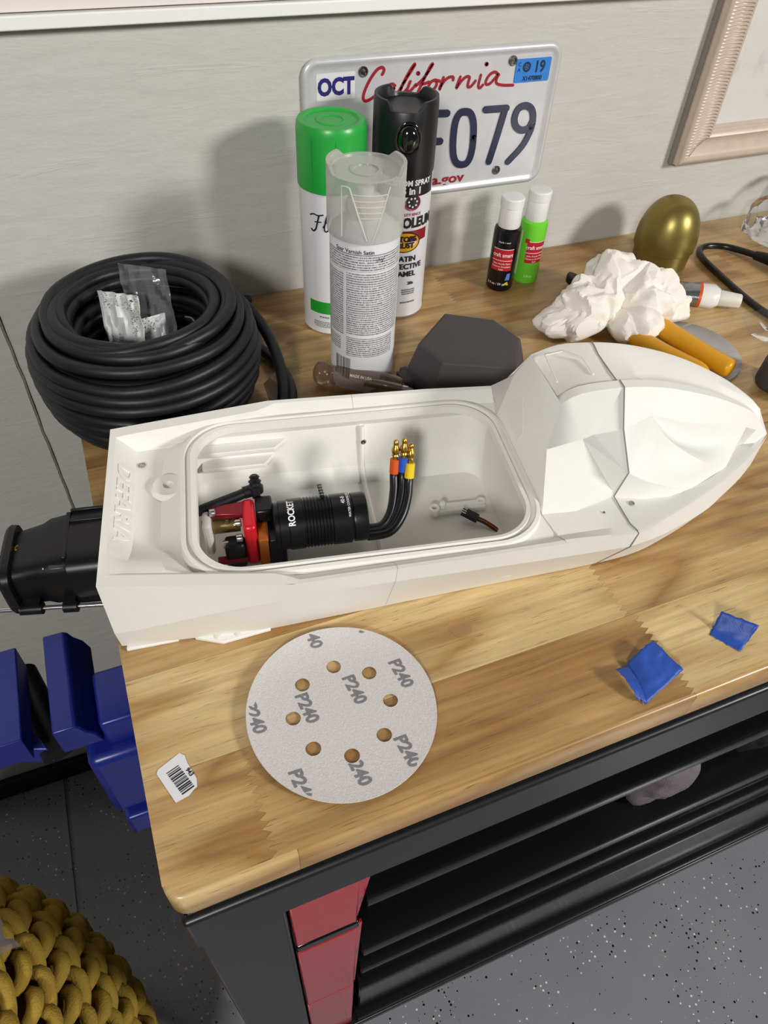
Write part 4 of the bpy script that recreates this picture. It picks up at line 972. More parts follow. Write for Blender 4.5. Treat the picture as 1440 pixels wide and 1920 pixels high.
m = MB(); put_text(m, 'Spar Varnish Satin', .0052, lambda p: wrap(vx, vy, .0329, fv - .30)(Vector((p.x, p.y + .1520, p.z + .0002))), bold=.00008); m.build('title_print', INK, can, smooth=0)
m = MB(); m.tube([onc(-1.2 + 2.4 * i / 24, .1493, .03285) for i in range(25)], .00022, 4); m.build('title_rule', INK, can)
m = MB(); m.stroke([(.0, .001), (.0015, -.002), (.003, .002), (.0035, -.001), (.006, .001), (.0055, -.003), (.008, .002), (.0115, .0022)], .0003, .0002, .0003, lambda p: wrap(vx, vy, .0329, fv + .33)(Vector((p.x, p.y + .1445, p.z)))); m.build('pen_scribble', INK, can, smooth=0)
random.seed(5); m = MB(); a = fv - .93
while a < fv - .36:
    w_ = random.choice((.008, .012, .02)); patch(m, vx, vy, .03295, a, a + w_, .0125, .0375, 2); a += w_ + random.choice((.008, .012, .018))
m.build('barcode', INK, can)

# -- black and white can with black trigger cap behind
bx, by = .3775, -.0705
can = thing('spray_can', 'black and white rust paint spray can with tall black cap', 'spray can', (bx, by, 0), group='spray cans by the wall')
T = Matrix.Translation((bx, by, 0)); fb_ = facing(bx, by)
m = MB(); m.lathe([(0, .004), (.026, .002), (.0312, .0), (.0327, .002), (.0324, .005), (.0322, .007), (.0322, .162), (.0310, .166), (0, .166)], 64, T); m.build('can_body', CANW, can)
CAPB = mat('black_cap_plastic', '#121316', .38, 0, .5, bump=.05, bscale=300)
capm = MB(); vs = []; n = 64; zs_ = [.1605, .163, .200, .226, .2305]
for j, z_ in enumerate(zs_ + [.2305, .2290, .2215, .2210]):
    for i in range(n):
        a = 2 * PI * i / n; da = (a - fb_ + PI) % (2 * PI) - PI
        r_ = (.0322, .0328, .0327, .0325, .0318, .0290, .0275, .0262, .0)[j]
        h = z_
        notch = 1 if abs(da) < .55 or abs(abs(da) - PI) < .5 else 0
        edge = max(sm(.42, .66, abs(da)) * (1 - sm(PI - .62, PI - .38, abs(da))), 0)
        if j in (4, 5, 6): h = .2225 + (z_ - .2225) * edge
        if j == 3: h = min(h, .2215 + (.226 - .2215) * edge)
        if j in (7, 8): h = .2185 + .002 * (1 if j == 7 else 0)
        vs.append((bx + r_ * math.cos(a), by + r_ * math.sin(a), h))
k = 9; capm.add(vs, [(j * n + i, j * n + (i + 1) % n, (j + 1) * n + (i + 1) % n, (j + 1) * n + i) for j in range(k - 1) for i in range(n)])
capm.build('cap', CAPB, can, smooth=40)
m = MB(); fn_ = Matrix.Translation((bx + .0310 * math.cos(fb_ + .12), by + .0310 * math.sin(fb_ + .12), .199)) @ Matrix.Rotation(fb_ + .12, 4, 'Z') @ Matrix.Rotation(PI / 2, 4, 'Y')
m.lathe([(.0165, 0), (.0165, .0018), (.0155, .0026), (.0140, .0024)] + [(.0135 * math.cos(a), .0016 + .0075 * math.sin(a)) for a in [PI / 2 * i / 10 for i in range(11)]], 36, fn_, sx=1, sy=.80, cap=False); m.build('nozzle_window', mat('gloss_black_lens', '#050506', .05, 0, .6, coat=1), can, smooth=50)
m = MB(); patch(m, bx, by, .0324, fb_ - .9, fb_ + 1.3, .1420, .1615); m.build('black_banner', mat('label_black', '#141416', .35), can)
def btxt(name, txt, size, a, z, mt, **kw):
    m = MB(); put_text(m, txt, size, lambda p: wrap(bx, by, .0326, fb_ + a)(Vector((p.x, p.y + z, p.z + .0002))), **kw); return m.build(name, mt, can, smooth=0)
btxt('banner_print', 'CUSTOM SPRAY', .0078, .26, .1560, WHITEINK, bold=.0003, sx=.95)
btxt('banner_print', '5 in 1', .0098, .36, .1480, WHITEINK, bold=.0004)
dm = Matrix.Translation((bx + .0321 * math.cos(fb_ + .40), by + .0321 * math.sin(fb_ + .40), .1365)) @ Matrix.Rotation(fb_ + .40, 4, 'Z') @ Matrix.Rotation(PI / 2, 4, 'Y')
m = MB(); m.lathe([(.0, 0), (.0072, 0), (.0072, .0006), (0, .0012)], 28, dm); dl = m.build('dial_print', mat('label_dial', '#2c2b2e', .4), can)
m = MB()
for q in range(7): m.lathe([(0, 0), (.0011, 0), (.0011, .0003), (0, .0003)], 8, dm @ Matrix.Translation((.0046 * math.cos(q * .9), .0046 * math.sin(q * .9), .0010)))
m.build('dial_dots', WHITEINK, dl)
m = MB(); m.tube([dm @ Vector((.0080 * math.cos(a), .0080 * math.sin(a), .0004)) for a in [x_ * .1 - 1.2 for x_ in range(38)]], .0008, 6); m.build('dial_arrow', mat('label_magenta', '#b01848', .4), can)
btxt('tagline_print', 'QUALITY SINCE', .0040, .30, .1235, MATS['label_magenta'], bold=.0001)
btxt('name_print', 'RUST-OLEUM', .0150, .22, .1140, INK, bold=.0007, sx=.80)
m = MB(); patch(m, bx, by, .0323, fb_ + .05, fb_ + 1.1, .093, .1055); m.build('red_band', mat('label_red', '#8e1526', .4), can)
OV = wrap(bx, by, .0325, fb_ + .22)
m = MB(); m.lathe([(0, 0), (.0108, 0), (.0108, .0003), (0, .0003)], 40, Matrix.Identity(4)); m.v = [OV(Vector((p[0] * 1.6, p[1] + .0930, p[2]))) for p in m.v]; m.build('yellow_oval', mat('label_yellow', '#e2a81c', .4), can, smooth=0)
m = MB(); m.tube([OV(Vector((.0175 * math.cos(a), .0110 * math.sin(a) + .0930, .0003))) for a in [2 * PI * i / 40 for i in range(40)]], .0006, 5, closed=True); m.build('oval_outline', INK, can)
m = MB()
for tx_, z_ in (('STOPS', .0965), ('RUST', .0893)): put_text(m, tx_, .0082, (lambda z_: lambda p: wrap(bx, by, .0329, fb_ + .26)(Vector((p.x, p.y + z_, p.z + .0002))))(z_), bold=.0004)
m.build('oval_print', INK, can, smooth=0)
btxt('type_print', 'SATIN', .0086, .30, .0735, INK, bold=.0003); btxt('type_print', 'PROTECTIVE', .0086, .18, .0645, INK, bold=.0003); btxt('type_print', 'ENAMEL', .0086, .20, .0555, INK, bold=.0003)
btxt('small_print', '20s', .0052, .52, .0440, INK, bold=.0002)
greek(bx, by, .0325, fb_ + .46, [(.0350, .0016, .5), (.0325, .0016, .5), (.0300, .0016, .45), (.0190, .0019, .55)], can)

# ================================================================== SCREWDRIVER behind the boat
sd = thing('screwdriver', 'screwdriver with clear smoky handle lying behind the boat', 'screwdriver', (.27, -.213, 0))
SMK = NT('smoky_clear_handle'); SMK.base(lin('#b9a99c'), .10, 0, .5); SMK.b.inputs['Transmission Weight'].default_value = .92; SMK.b.inputs['IOR'].default_value = 1.35; SMK.bump(SMK.noise(SMK.coord('Object'), 120, 3), .08, .001)
a_ = Vector((.237, -.1885, .0135)); b_ = Vector((.318, -.2475, .0135)); d_ = (b_ - a_); Ls = d_.length; QM = Matrix.Translation(a_) @ d_.to_track_quat('Z', 'Y').to_matrix().to_4x4()
m = MB(); prof = [(0, -.001), (.0055, .0), (.0105, .0025), (.0125, .007), (.0122, .010), (.0095, .0145), (.0088, .018), (.0108, .024), (.0122, .034), (.0124, .075), (.0110, .088), (.0085, .094), (0, .094)]
vs = []; n = 48
for r_, z_ in prof:
    for i in range(n):
        a = 2 * PI * i / n; fl2 = 1 - .09 * sm(.018, .03, z_) * (1 - sm(.080, .09, z_)) * (.5 + .5 * math.cos(6 * a)) ** 2; vs.append(QM @ Vector((r_ * fl2 * math.cos(a), r_ * fl2 * math.sin(a), z_)))
m.add(vs, [(j * n + i, j * n + (i + 1) % n, (j + 1) * n + (i + 1) % n, (j + 1) * n + i) for j in range(len(prof) - 1) for i in range(n)]); m.build('handle', SMK.m, sd, smooth=50)
m = MB(); m.tube([QM @ Vector((0, 0, .055)), QM @ Vector((0, 0, .094)), QM @ Vector((0, 0, .100))], .0031, 14); m.tube([QM @ Vector((0, 0, .100)), QM @ Vector((0, 0, .106))], [.0031, .0012], 10); m.build('shaft', STEEL, sd)
m = MB(); upv = (QM.to_3x3().inverted() @ Vector((-.25, -.6, .75))).normalized(); aa = math.atan2(upv.y, upv.x)
def onh(p): a = aa - p.y / .0122; return QM @ Vector(((.0123 + p.z) * math.cos(a), (.0123 + p.z) * math.sin(a), .052 + p.x))
put_text(m, 'MADE IN USA', .0042, onh, bold=.0001, sx=.9); m.build('handle_print', mat('pale_print', '#d9cfc0', .5), sd, smooth=0)

# ================================================================== DARK GREY FACETED COVER
gc = thing('faceted_cover', 'matte dark grey faceted plastic cover between spray cans and paper towel', 'cover', (.385, -.245, 0))
GRY = mat('dark_grey_print', '#4a4646', .62, 0, .35, bump=.1, bscale=700, bdist=.0003)
top = [(.3865, -.186), (.428, -.212), (.437, -.250), (.4105, -.292), (.348, -.262), (.340, -.226)]
ctr = (.39, -.238); top = [(ctr[0] + (x - ctr[0]) * 1.07, ctr[1] + (y - ctr[1]) * 1.07) for x, y in top]
def scl(P, k): return [(ctr[0] + (x - ctr[0]) * k, ctr[1] + (y - ctr[1]) * k) for x, y in P]
m = MB(); n = 6; lv_ = [(scl(top, 1.14), .002), (scl(top, 1.18), .006), (scl(top, 1.17), .022), (top, .050), (scl(top, .93), .0508)]
vs = [(x, y, z) for P, z in lv_ for x, y in P]; m.add(vs, [(j * n + i, j * n + (i + 1) % n, (j + 1) * n + (i + 1) % n, (j + 1) * n + i) for j in range(len(lv_) - 1) for i in range(n)] + [tuple(range(n)), tuple((len(lv_) - 1) * n + i for i in range(n))])
m.build('shell', GRY, gc, smooth=0, bevel=.0015)
m = MB(); m.box((.318, -.236, .001), (.330, -.216, .014)); m.box((.326, -.214, .001), (.334, -.206, .010)); m.build('snap_tab', GRY, gc, bevel=.001)
m = MB(); m.box((.352, -.2905, .010), (.395, -.2865, .024), Matrix.Translation((0, .0, 0))); m.build('side_plate', GRY, gc, bevel=.001)

# ================================================================== PAINT BOTTLES
def bottle(x, y, tilt, label_, body, bodymat, lblz, first):
    t = thing('paint_bottle', label_, 'paint bottle', (x, y, 0), group='craft paint bottles')
    T = Matrix.Translation((x, y, 0)); f = facing(x, y); r = .0163
    m = MB(); m.lathe([(0, .0015), (.0125, .0006), (.0150, .0), (.0163, .0022), (.0163, .0725), (.0156, .0762), (.0128, .0785), (.0110, .0795), (.0110, .082), (0, .082)], 48, T); m.build('bottle_body', bodymat, t)
    m = MB(); m.lathe([(.0128, .0785), (.0132, .0795), (.0130, .100), (.0128, .1015), (.0136, .1022), (.0137, .1115), (.0128, .1128), (.0100, .1132), (0, .1130)], 48, T, cap=False); m.build('flip_cap', mat('white_cap', '#e8e8e6', .38), t, smooth=30)
    m = MB(); patch(m, x, y, r + .0002, f + lblz[0], f + lblz[1], .028, .0555, 20); lb = m.build('red_label', mat('craft_red', '#b51f2e', .4), t)
    m = MB(); patch(m, x, y, r + .0004, f + lblz[0], f + lblz[1], .0408, .0414, 20); patch(m, x, y, r + .0004, f + lblz[0], f + lblz[1], .0549, .0556, 20); m.build('label_rule', WHITEINK, lb)
    def tx(name, s, size, a, z, mt=WHITEINK, **k):
        m = MB(); put_text(m, s, size, lambda p: wrap(x, y, r + .0005, f + a)(Vector((p.x, p.y + z, p.z + .0001))), **k); return m.build(name, mt, t, smooth=0)
    c_ = (lblz[0] + lblz[1]) / 2
    tx('brand_print', 'craft smart', .0066, c_, .0480, bold=.0001, sx=.88)
    for z_, s__ in ((.0372, 'Satin Acrylic Paint'), (.0335, 'Peinture Acrylique'), (.0300, 'Satin')): tx('label_print', s__, .0030, c_, z_)
    return t, f, tx
t, f, tx = bottle(.5195, -.0715, 0, 'black craft paint bottle with white cap beside the green one', None, mat('black_paint_bottle', '#0e0e11', .22, 0, .5), (-.85, .75), True)
tx('shade_print', 'black / noir', .0033, -.05, .0640); tx('volume_print', '2 fl oz / 59 ml', .0042, -.25, .0105)
m = MB(); 
def pt_on(P, a, z, x=.5195, y=-.0715, r=.0168): return [wrap(x, y, r, f + a)(Vector((p[0], p[1] + z, 0))) for p in P]
m.add(pt_on([(.0, .0), (.0062, 0), (.0062, .009), (.0020, .009)], .38, .0155), [(0, 1, 2, 3)]); m.build('blue_corner', mat('label_blue', '#5578c8', .4), t)
m = MB(); m.add(pt_on([(-.0035, .0), (.0055, 0), (.0035, .005), (.0005, .0040)], .42, .0085), [(0, 1, 2, 3)]); m.build('yellow_corner', mat('label_lemon', '#e6d336', .4), t)
t, f, tx = bottle(.5605, -.0640, 0, 'lime green craft paint bottle with white cap', None, mat('green_paint_bottle', '#6fd237', .25, 0, .5), (-.22, 1.25), False)
tx('volume_print', '2 fl oz', .0042, .25, .0105)
m = MB(); patch(m, .5605, -.0640, .0165, f - 1.35, f - .75, .010, .066, 8); m.build('white_strip', mat('label_strip', '#d5e2cf', .45), t)
m = MB(); 
for q in range(4): m.lathe([(0, 0), (.0016, 0), (.0016, .0003), (0, .0003)], 10, Matrix.Translation(wrap(.5605, -.064, .0166, f)(Vector((-.0040 + .0019 * math.cos(q * PI / 2 + .78), .0560 + .0019 * math.sin(q * PI / 2 + .78), 0)))) @ Matrix.Rotation(f - .2, 4, 'Z') @ Matrix.Rotation(PI / 2, 4, 'Y'))
m.build('flower_mark', MATS['craft_red'], t)

# ================================================================== GOLD DOME
gd = thing('gold_dome', 'satin gold egg-shaped dome on a short cylinder by the wall', 'ornament', (.757, -.078, 0))
GOLD = mat('satin_gold_paint', '#8c7d42', .36, .7, .5, var=.08, vscale=90, bump=.05, bscale=500)
T = Matrix.Translation((.759, -.081, 0))
m = MB(); m.lathe([(0, .0), (.0350, .0), (.0358, .001), (.0368, .0215), (.0360, .0225)], 56, T); m.build('base', GOLD, gd)
m = MB(); m.lathe([(.0360, .0222), (.0392, .0228), (.0395, .0245)] + [(.0396 * math.cos(a) ** .82, .0330 + .0530 * math.sin(a) ** 1.06) for a in [PI / 2 * i / 18 for i in range(18)]] + [(0, .086)], 64, T, cap=False); m.build('dome', GOLD, gd, smooth=60)

# ================================================================== PAPER TOWEL
m = blob((.606, -.190, .026), [((.552, -.192, .016), (.050, .030, .016)), ((.582, -.180, .026), (.050, .036, .028)), ((.622, -.164, .040), (.040, .036, .032)), ((.640, -.190, .030), (.040, .044, .032)), ((.664, -.208, .018), (.040, .018, .017)), ((.612, -.222, .016), (.032, .028, .022))], 6, 0, 26, False, None, 4.3, 0)
def crumple(p):
    h = 0
    for fq, am in ((24, .017), (52, .008)):
        q = p * fq + Vector((.25 * noise.noise(p * 40), .25 * noise.noise(p * 40 + Vector((5, 0, 0))), 1.3)); d, _ = noise.voronoi(q, distance_metric='MANHATTAN'); h += am * (d[0] - .75) * (1 if fq < 30 else 1)
    return h
vs = []
for p in m.v:
    p = Vector(p); n_ = (p - Vector((.606, -.190, .008))); n_.normalize(); p = p + n_ * crumple(p)
    if p.z < .0008: p.z = .0008 + .0004 * (1 + noise.noise(p * 60))
    vs.append(tuple(p))
m.v = vs
PT = NT('paper_towel'); PT.base(lin('#ece7de'), .85, 0, .2); PT.bump(PT.noise(PT.coord('Object'), 420, 3), .25, .0008); PT.b.inputs['Subsurface Weight'].default_value = .1; PT.b.inputs['Subsurface Radius'].default_value = (.004, .004, .003)
tag(m.build('paper_towel', PT.m, loc=(.606, -.190, 0), smooth=18), 'crumpled white paper towel lying over the pliers behind the bow', 'paper towel')

# ================================================================== PLIERS
pl_ = thing('pliers', 'pliers with yellow grips half under the paper towel', 'pliers', (.625, -.2, 0))
YEL = mat('yellow_dipped_grip', '#d99a0a', .35, 0, .5, var=.06, vscale=30)
def grip(pts, r0, r1):
    P = spline(pts, 8); n = len(P); rad = []
    for i in range(n):
        f = i / (n - 1); r = r0 + (r1 - r0) * sm(0, .35, f); e = (n - 1 - i) / 5.0
        if e < 1: r *= max(.12, math.sqrt(max(0, 1 - (1 - e) ** 2)))
        rad.append(r)
    MB().tube(P, rad, 20, flat=.95).build('grip', YEL, pl_, smooth=60)
grip([(.617, -.180, .0118), (.632, -.203, .0118), (.643, -.228, .0122), (.650, -.258, .0122), (.656, -.288, .0122), (.6640, -.318, .0120), (.6680, -.330, .0118)], .0085, .0112)
grip([(.607, -.182, .0118), (.602, -.212, .0118), (.6035, -.240, .0122), (.611, -.270, .0122), (.622, -.300, .0122), (.635, -.330, .0120)], .0085, .0112)
PLS = mat('blackened_steel', '#26272a', .38, .6, var=.3, vscale=120)
m = MB(); m.prism([(.600, -.185), (.624, -.182), (.628, -.160), (.620, -.128), (.612, -.098), (.606, -.092), (.600, -.098), (.597, -.130), (.598, -.160)], .005, .0165); m.build('jaw', PLS, pl_, bevel=.0025)
m = MB(); m.lathe([(0, .0160), (.0085, .0160), (.0085, .0185), (.0070, .0195), (0, .0195)], 24, Matrix.Translation((.612, -.166, 0))); m.build('pivot', DARKSTEEL, pl_)

# ================================================================== GLUE TUBE
gt = thing('glue_tube', 'squeezed silver and white glue tube with orange stripe beside the gold dome', 'glue tube', (.735, -.19, 0))
a_ = Vector((.690, -.148, .0085)); b_ = Vector((.778, -.218, .0125)); d_ = b_ - a_; L_ = d_.length; QT = Matrix.Translation(a_) @ d_.to_track_quat('Z', 'Y').to_matrix().to_4x4()
zl = (QT.to_3x3().inverted() @ Vector((0, 0, 1))).normalized(); az = math.atan2(zl.y, zl.x)
def tube_seg(rings):
    m = MB(); n = 28; vs = []
    for s_, w_, h_ in rings:
        for i in range(n):
            a = 2 * PI * i / n; u_ = w_ * math.cos(a); q_ = h_ * math.sin(a); wr = .0012 * noise.noise(Vector((math.cos(a) * 3, math.sin(a) * 3, s_ * 90)))
            vs.append(QT @ Matrix.Rotation(az - PI / 2, 4, 'Z') @ Vector((u_ + wr, q_ + wr, s_)))
    m.add(vs, [(j * n + i, j * n + (i + 1) % n, (j + 1) * n + (i + 1) % n, (j + 1) * n + i) for j in range(len(rings) - 1) for i in range(n)] + [tuple(range(n)), tuple((len(rings) - 1) * n + i for i in range(n))]); return m
FOIL = mat('silver_foil_tube', '#9a9ba0', .22, .85, var=.25, vscale=60, bump=.3, bscale=60, bdist=.003)
tube_seg([(0, .021, .0015), (.006, .021, .002), (.015, .020, .006), (.03, .0185, .010), (.045, .0175, .0125), (.060, .0170, .0135)]).build('tube_body', FOIL, gt, smooth=40)
tube_seg([(.060, .0172, .0137), (.0635, .0172, .0138)]).build('orange_stripe', mat('orange_stripe', '#d2521a', .4), gt)
tube_seg([(.0635, .0170, .0137), (.078, .0155, .0138), (.085, .0105, .0105), (.0855, .0085, .0085)]).build('tube_shoulder', mat('tube_white', '#e2e0dc', .35), gt, smooth=40)
tube_seg([(.0855, .0095, .0095), (.087, .0098, .0098), (.110, .0082, .0082), (.111, .0075, .0075)]).build('cap', mat('worn_white_cap', '#d9d5cb', .5, var=.12, vscale=120), gt, smooth=40)

# ================================================================== SANDING DISCS
def disc_mesh(R, holes, lift, thick=.0009, hr=.0053, hd=.0345, a0=81):
    """flat sheet with punched holes: triangulated polygon with hole loops"""
    b = bmesh.new(); ed = []
    def loop(cx_, cy_, r, n):
        v = [b.verts.new((cx_ + r * math.cos(2 * PI * i / n), cy_ + r * math.sin(2 * PI * i / n), 0)) for i in range(n)]
        for i in range(n): ed.append(b.edges.new((v[i], v[(i + 1) % n])))
    loop(0, 0, R, 96)
    for k in range(holes): a = math.radians(a0 - 45 * k); loop(hd * math.cos(a), hd * math.sin(a), hr, 24)
    bmesh.ops.triangle_fill(b, use_beauty=True, use_dissolve=False, edges=ed)
    # refine so the sheet can curl
    for _ in range(2): bmesh.ops.subdivide_edges(b, edges=[e for e in b.edges if e.calc_length() > .008], cuts=1)
    bmesh.ops.triangulate(b, faces=b.faces)
    for v in b.verts: v.co.z = lift(v.co.x, v.co.y)
    m = MB(); m.v = [tuple(v.co) for v in b.verts]; b.verts.index_update(); m.f = [tuple(v.index for v in f.verts) for f in b.faces]; b.free(); return m
SAND = NT('sanding_paper_back'); v_ = SAND.coord('Object'); SAND.base(SAND.mix(SAND.noise(v_, 650, 3, .7), lin('#b9b5b3'), lin('#e0dcda')), .8, 0, .3); SAND.bump(SAND.noise(v_, 800, 4, .7), .5, .0012)
DX, DY = .1370, -.5545
lift = lambda x, y: .0012 + .0045 * max(0, (x * x + y * y) ** .5 / .0662) ** 4 * (.65 + .35 * math.cos(math.atan2(y, x) - 2.6))
sdisc = thing('sanding_disc', 'round grey eight-hole sanding disc printed P240 in front of the boat', 'sanding disc', (DX, DY, 0), group='sanding discs')
m = disc_mesh(.0662, 8, lift); m.v = [(p[0] + DX, p[1] + DY, p[2]) for p in m.v]; m.build('disc_sheet', SAND.m, sdisc, solid=.0008, smooth=0)
GP = mat('grey_grit_print', '#77757a', .8, var=.3, vscale=500)
hl = [(.0345 * math.cos(math.radians(81 - 45 * k)), .0345 * math.sin(math.radians(81 - 45 * k))) for k in range(8)]
cen = [(.186, -.543), (.150, -.543), (.114, -.545), (.078, -.541), (.167, -.599), (.132, -.599), (.0935, -.597), (.135, -.490), (.172, -.490), (.2, -.59)]
v0, f0 = text_geo('P240', .0125, 0, .0004, 0, 'CENTER', .95)
for cx_, cy_ in cen[:9]:
    vv_ = []; ok = []
    for p in v0:   # reading direction towards the front edge, letter tops to the right
        x = cx_ - DX + p.y - .0012 * 0 + p.x * .10; y = cy_ - DY - p.x; r = math.hypot(x, y)
        ok.append(r < .0650 and all(math.hypot(x - a, y - b) > .0056 for a, b in hl)); vv_.append((DX + x, DY + y, lift(x, y) + .00065))
    fs_ = [fc for fc in f0 if all(ok[i] for i in fc)]; MB().add(vv_, fs_).build('grit_print', GP, sdisc, smooth=0)
m = disc_mesh(.0635, 0, lambda x, y: .0006 + .002 * (math.hypot(x, y) / .0635) ** 4); m.v = [(p[0] + .652, p[1] - .272, p[2]) for p in m.v]
SAND2 = mat('worn_sanding_disc', '#a8a4a0', .75, 0, .3, var=.22, vscale=45, bump=.3, bscale=700)
tag(m.build('sanding_disc', SAND2, loc=(.652, -.272, 0), solid=.0008, smooth=60), 'worn grey sanding disc lying under the yellow pliers', 'sanding disc', 'sanding discs')

# ================================================================== BLUE TAPE
BLUE = NT('blue_painters_tape'); v_ = BLUE.coord('Object', (1, 1, 1)); BLUE.base(BLUE.mix(BLUE.noise(v_, 60, 3), lin('#1d3f94'), lin('#2b57b2')), .48, 0, .45); BLUE.bump(BLUE.noise(BLUE.coord('Object', (1200, 200, 200)), 1, 3), .25, .0008)
def sheetquad(c00, c10, c11, c01, curl, n=14):
    A, B, C_, D_ = map(Vector, (c00, c10, c11, c01))
    def f_(u, v):
        p = (A * (1 - u) + B * u) * (1 - v) + (D_ * (1 - u) + C_ * u) * v; x, y, z = curl(u, v); return p + Vector((x, y, z))
    return MB().grid(f_, n, n)
tp = thing('tape_piece', 'torn blue painter tape piece folded at its left end, nearer the disc', 'tape', (.357, -.609, 0), group='scraps of blue tape')
rag = lambda u, v, s: .0010 * noise.noise(Vector((u * 14 + s, v * 14, s)))
sheetquad((.3475, -.5945, .0035), (.3405, -.6275, .0012), (.3815, -.6155, .0060), (.3735, -.5880, .0100), lambda u, v: (rag(u, v, 1), rag(v, u, 2), .0030 * math.sin(v * PI) * (1 - u) + .0015 * noise.noise(Vector((u * 5, v * 5, 1))))).build('tape_sheet', BLUE.m, tp, solid=.0002, smooth=50)
sheetquad((.3330, -.5985, .0085), (.3360, -.6225, .0040), (.3425, -.6275, .0012), (.3465, -.5965, .0035), lambda u, v: (rag(u, v, 4) * 1.5, rag(v, u, 5), .003 * math.sin(u * PI))).build('folded_flap', BLUE.m, tp, solid=.0002, smooth=50)
m = sheetquad((.4250, -.5950, .0004), (.4370, -.6160, .0006), (.4555, -.6080, .0150), (.4390, -.5855, .0125), lambda u, v: (rag(u, v, 7), rag(v, u, 8), -.0045 * math.sin(min(1, v * 1.1) * PI) + .001 * noise.noise(Vector((u * 4, v * 4, 3)))))
m.v = [(p[0], p[1], max(.0003, p[2])) for p in m.v]
tag(m.build('tape_piece', BLUE.m, loc=(.44, -.60, 0), solid=.0002, smooth=50), 'curled blue painter tape scrap nearer the right edge', 'tape', 'scraps of blue tape')

# ================================================================== BARCODE STICKER
stc = thing('barcode_sticker', 'small torn white barcode sticker near the left bench corner', 'sticker', (.021, -.560, 0))
SW = mat('sticker_paper', '#dcdcdf', .5)
m = MB(); m.prism([(.0105, -.5520), (.0255, -.5455), (.0285, -.5485), (.0290, -.5540), (.0305, -.5590), (.0325, -.5665), (.0318, -.5720), (.0295, -.5730), (.0255, -.5760), (.0170, -.5775), (.0090, -.5545)], .0002, .0005); m.build('sticker_paper', SW, stc)
random.seed(11); m = MB(); du = Vector((.0080, -.0205)).normalized(); dv = Vector((.0155, .0052)).normalized(); o_ = Vector((.0150, -.5565)); s_ = 0
while s_ < .0185:
    w_ = random.choice((.00035, .0006, .0010)); p = o_ + du * s_; q = p + dv * .0088
    m.add([(p.x, p.y, .0007), (p.x + du.x * w_, p.y + du.y * w_, .0007), (q.x + du.x * w_, q.y + du.y * w_, .0007), (q.x, q.y, .0007)], [(0, 1, 2, 3)]); s_ += w_ + random.choice((.0004, .0006, .0009))
m.build('barcode', INK, stc)
m = MB(); put_text(m, '943', .0042, lambda p: Vector((.0292 + du.x * p.x + dv.x * p.y, -.5610 + du.y * p.x + dv.y * p.y, .0008)), bold=.0001); m.build('number_print', INK, stc, smooth=0)

# ================================================================== SMALL THINGS AT THE RIGHT
m = MB(); m.tube(spline([(.905, -.168, .012), (.893, -.135, .009), (.882, -.105, .0065), (.868, -.083, .005), (.845, -.074, .0046), (.826, -.082, .0046), (.815, -.105, .0046), (.808, -.145, .0046), (.802, -.190, .0046), (.800, -.230, .0046), (.806, -.275, .0046), (.82, -.31, .0046)], 7), .0042, 12)
cb = thing('power_cord', 'black cord with moulded plug looping beside the gold dome', 'cord', (.85, -.12, 0))
m.build('cord', mat('black_cord_pvc', '#0d0d0f', .3), cb, smooth=60)
m = MB(); m.tube(spline([(.888, -.120, .0075), (.897, -.143, .0100), (.905, -.165, .0125), (.911, -.195, .0145), (.914, -.225, .0145), (.915, -.245, .0140)], 5), [.0055, .006, .0065, .007, .0075, .008, .009, .010, .011, .0125, .0135, .0142, .0145, .0145, .0145, .0145, .0145, .0145, .0145, .0145, .0142, .0142, .0140, .0138, .0130, .010][:26], 18); m.build('plug_body', BLACKP, cb, smooth=50)
m = MB(); m.prism(rrect(.050, .075, .020, 8), .0008, .040, top=rrect(.046, .071, .019, 8), mtx=Matrix.Translation((.714, -.372, 0)) @ Matrix.Rotation(.35, 4, 'Z'))
tag(m.build('rubber_block', mat('dark_grey_rubber', '#3b3a3b', .55, 0, .4, var=.2, vscale=60, bump=.15, bscale=300), loc=(.714, -.372, 0), smooth=50, bevel=.009, seg=5), 'rounded dark grey rubber block at the right edge by the bow', 'rubber block')
BAG = film('clear_bag_film', '#f4f4f4', .10, .02, .08)
m = blob((.975, -.075, .025), [((.975, -.075, .022), (.052, .045, .032)), ((1.01, -.06, .028), (.05, .05, .045))], 5, .009, 16, True, .0008, 7.0, .0015, 60)
tag(m.build('plastic_bag', BAG, loc=(.98, -.07, 0), smooth=16), 'crumpled clear plastic bag against the wall at the far right', 'plastic bag', 'clear bags')
bg2 = MB().grid(lambda u, v: Vector((.752 + u * .10 + v * .012, -.245 - v * .13 + u * .010, .0012 + .005 * (1 - abs(2 * noise.noise(Vector((u * 3, v * 3, 2))))) * (.4 + .6 * u) + .010 * max(0, 1 - v * 6))), 26, 30)
tag(bg2.build('plastic_bag', BAG, loc=(.80, -.31, 0), smooth=20), 'flat clear zip bag on the bench below the glue tube', 'plastic bag', 'clear bags')
m = MB(); m.prism([(.2455 + .0085 * math.cos(a) * (1 + .12 * math.sin(3 * a)), -.523 + .0075 * math.sin(a) * (1 + .1 * math.cos(2 * a))) for a in [2 * PI * i / 28 for i in range(28)]], .00015, .0006)
tag(m.build('glue_spot', film('dried_glue', '#f6ead2', .05, .10, .25), loc=(.2455, -.523, 0), smooth=60), 'dried round glue spot on the pale stave in front of the boat', 'glue spot')

# ================================================================== BENCH VISE below the left end
vs_ = thing('bench_vise', 'blue bench vise with open jaws below the left end of the bench', 'vise', (-.05, -.40, -.30))
VB = mat('blue_vise_enamel', '#1a2a86', .32, 0, .5, var=.10, vscale=30, bump=.1, bscale=140)
def vbox(name, a, b, bev=.003, par=None, mt=None): return MB().box(a, b).build(name, mt or VB, par or vs_, bevel=bev, seg=3)
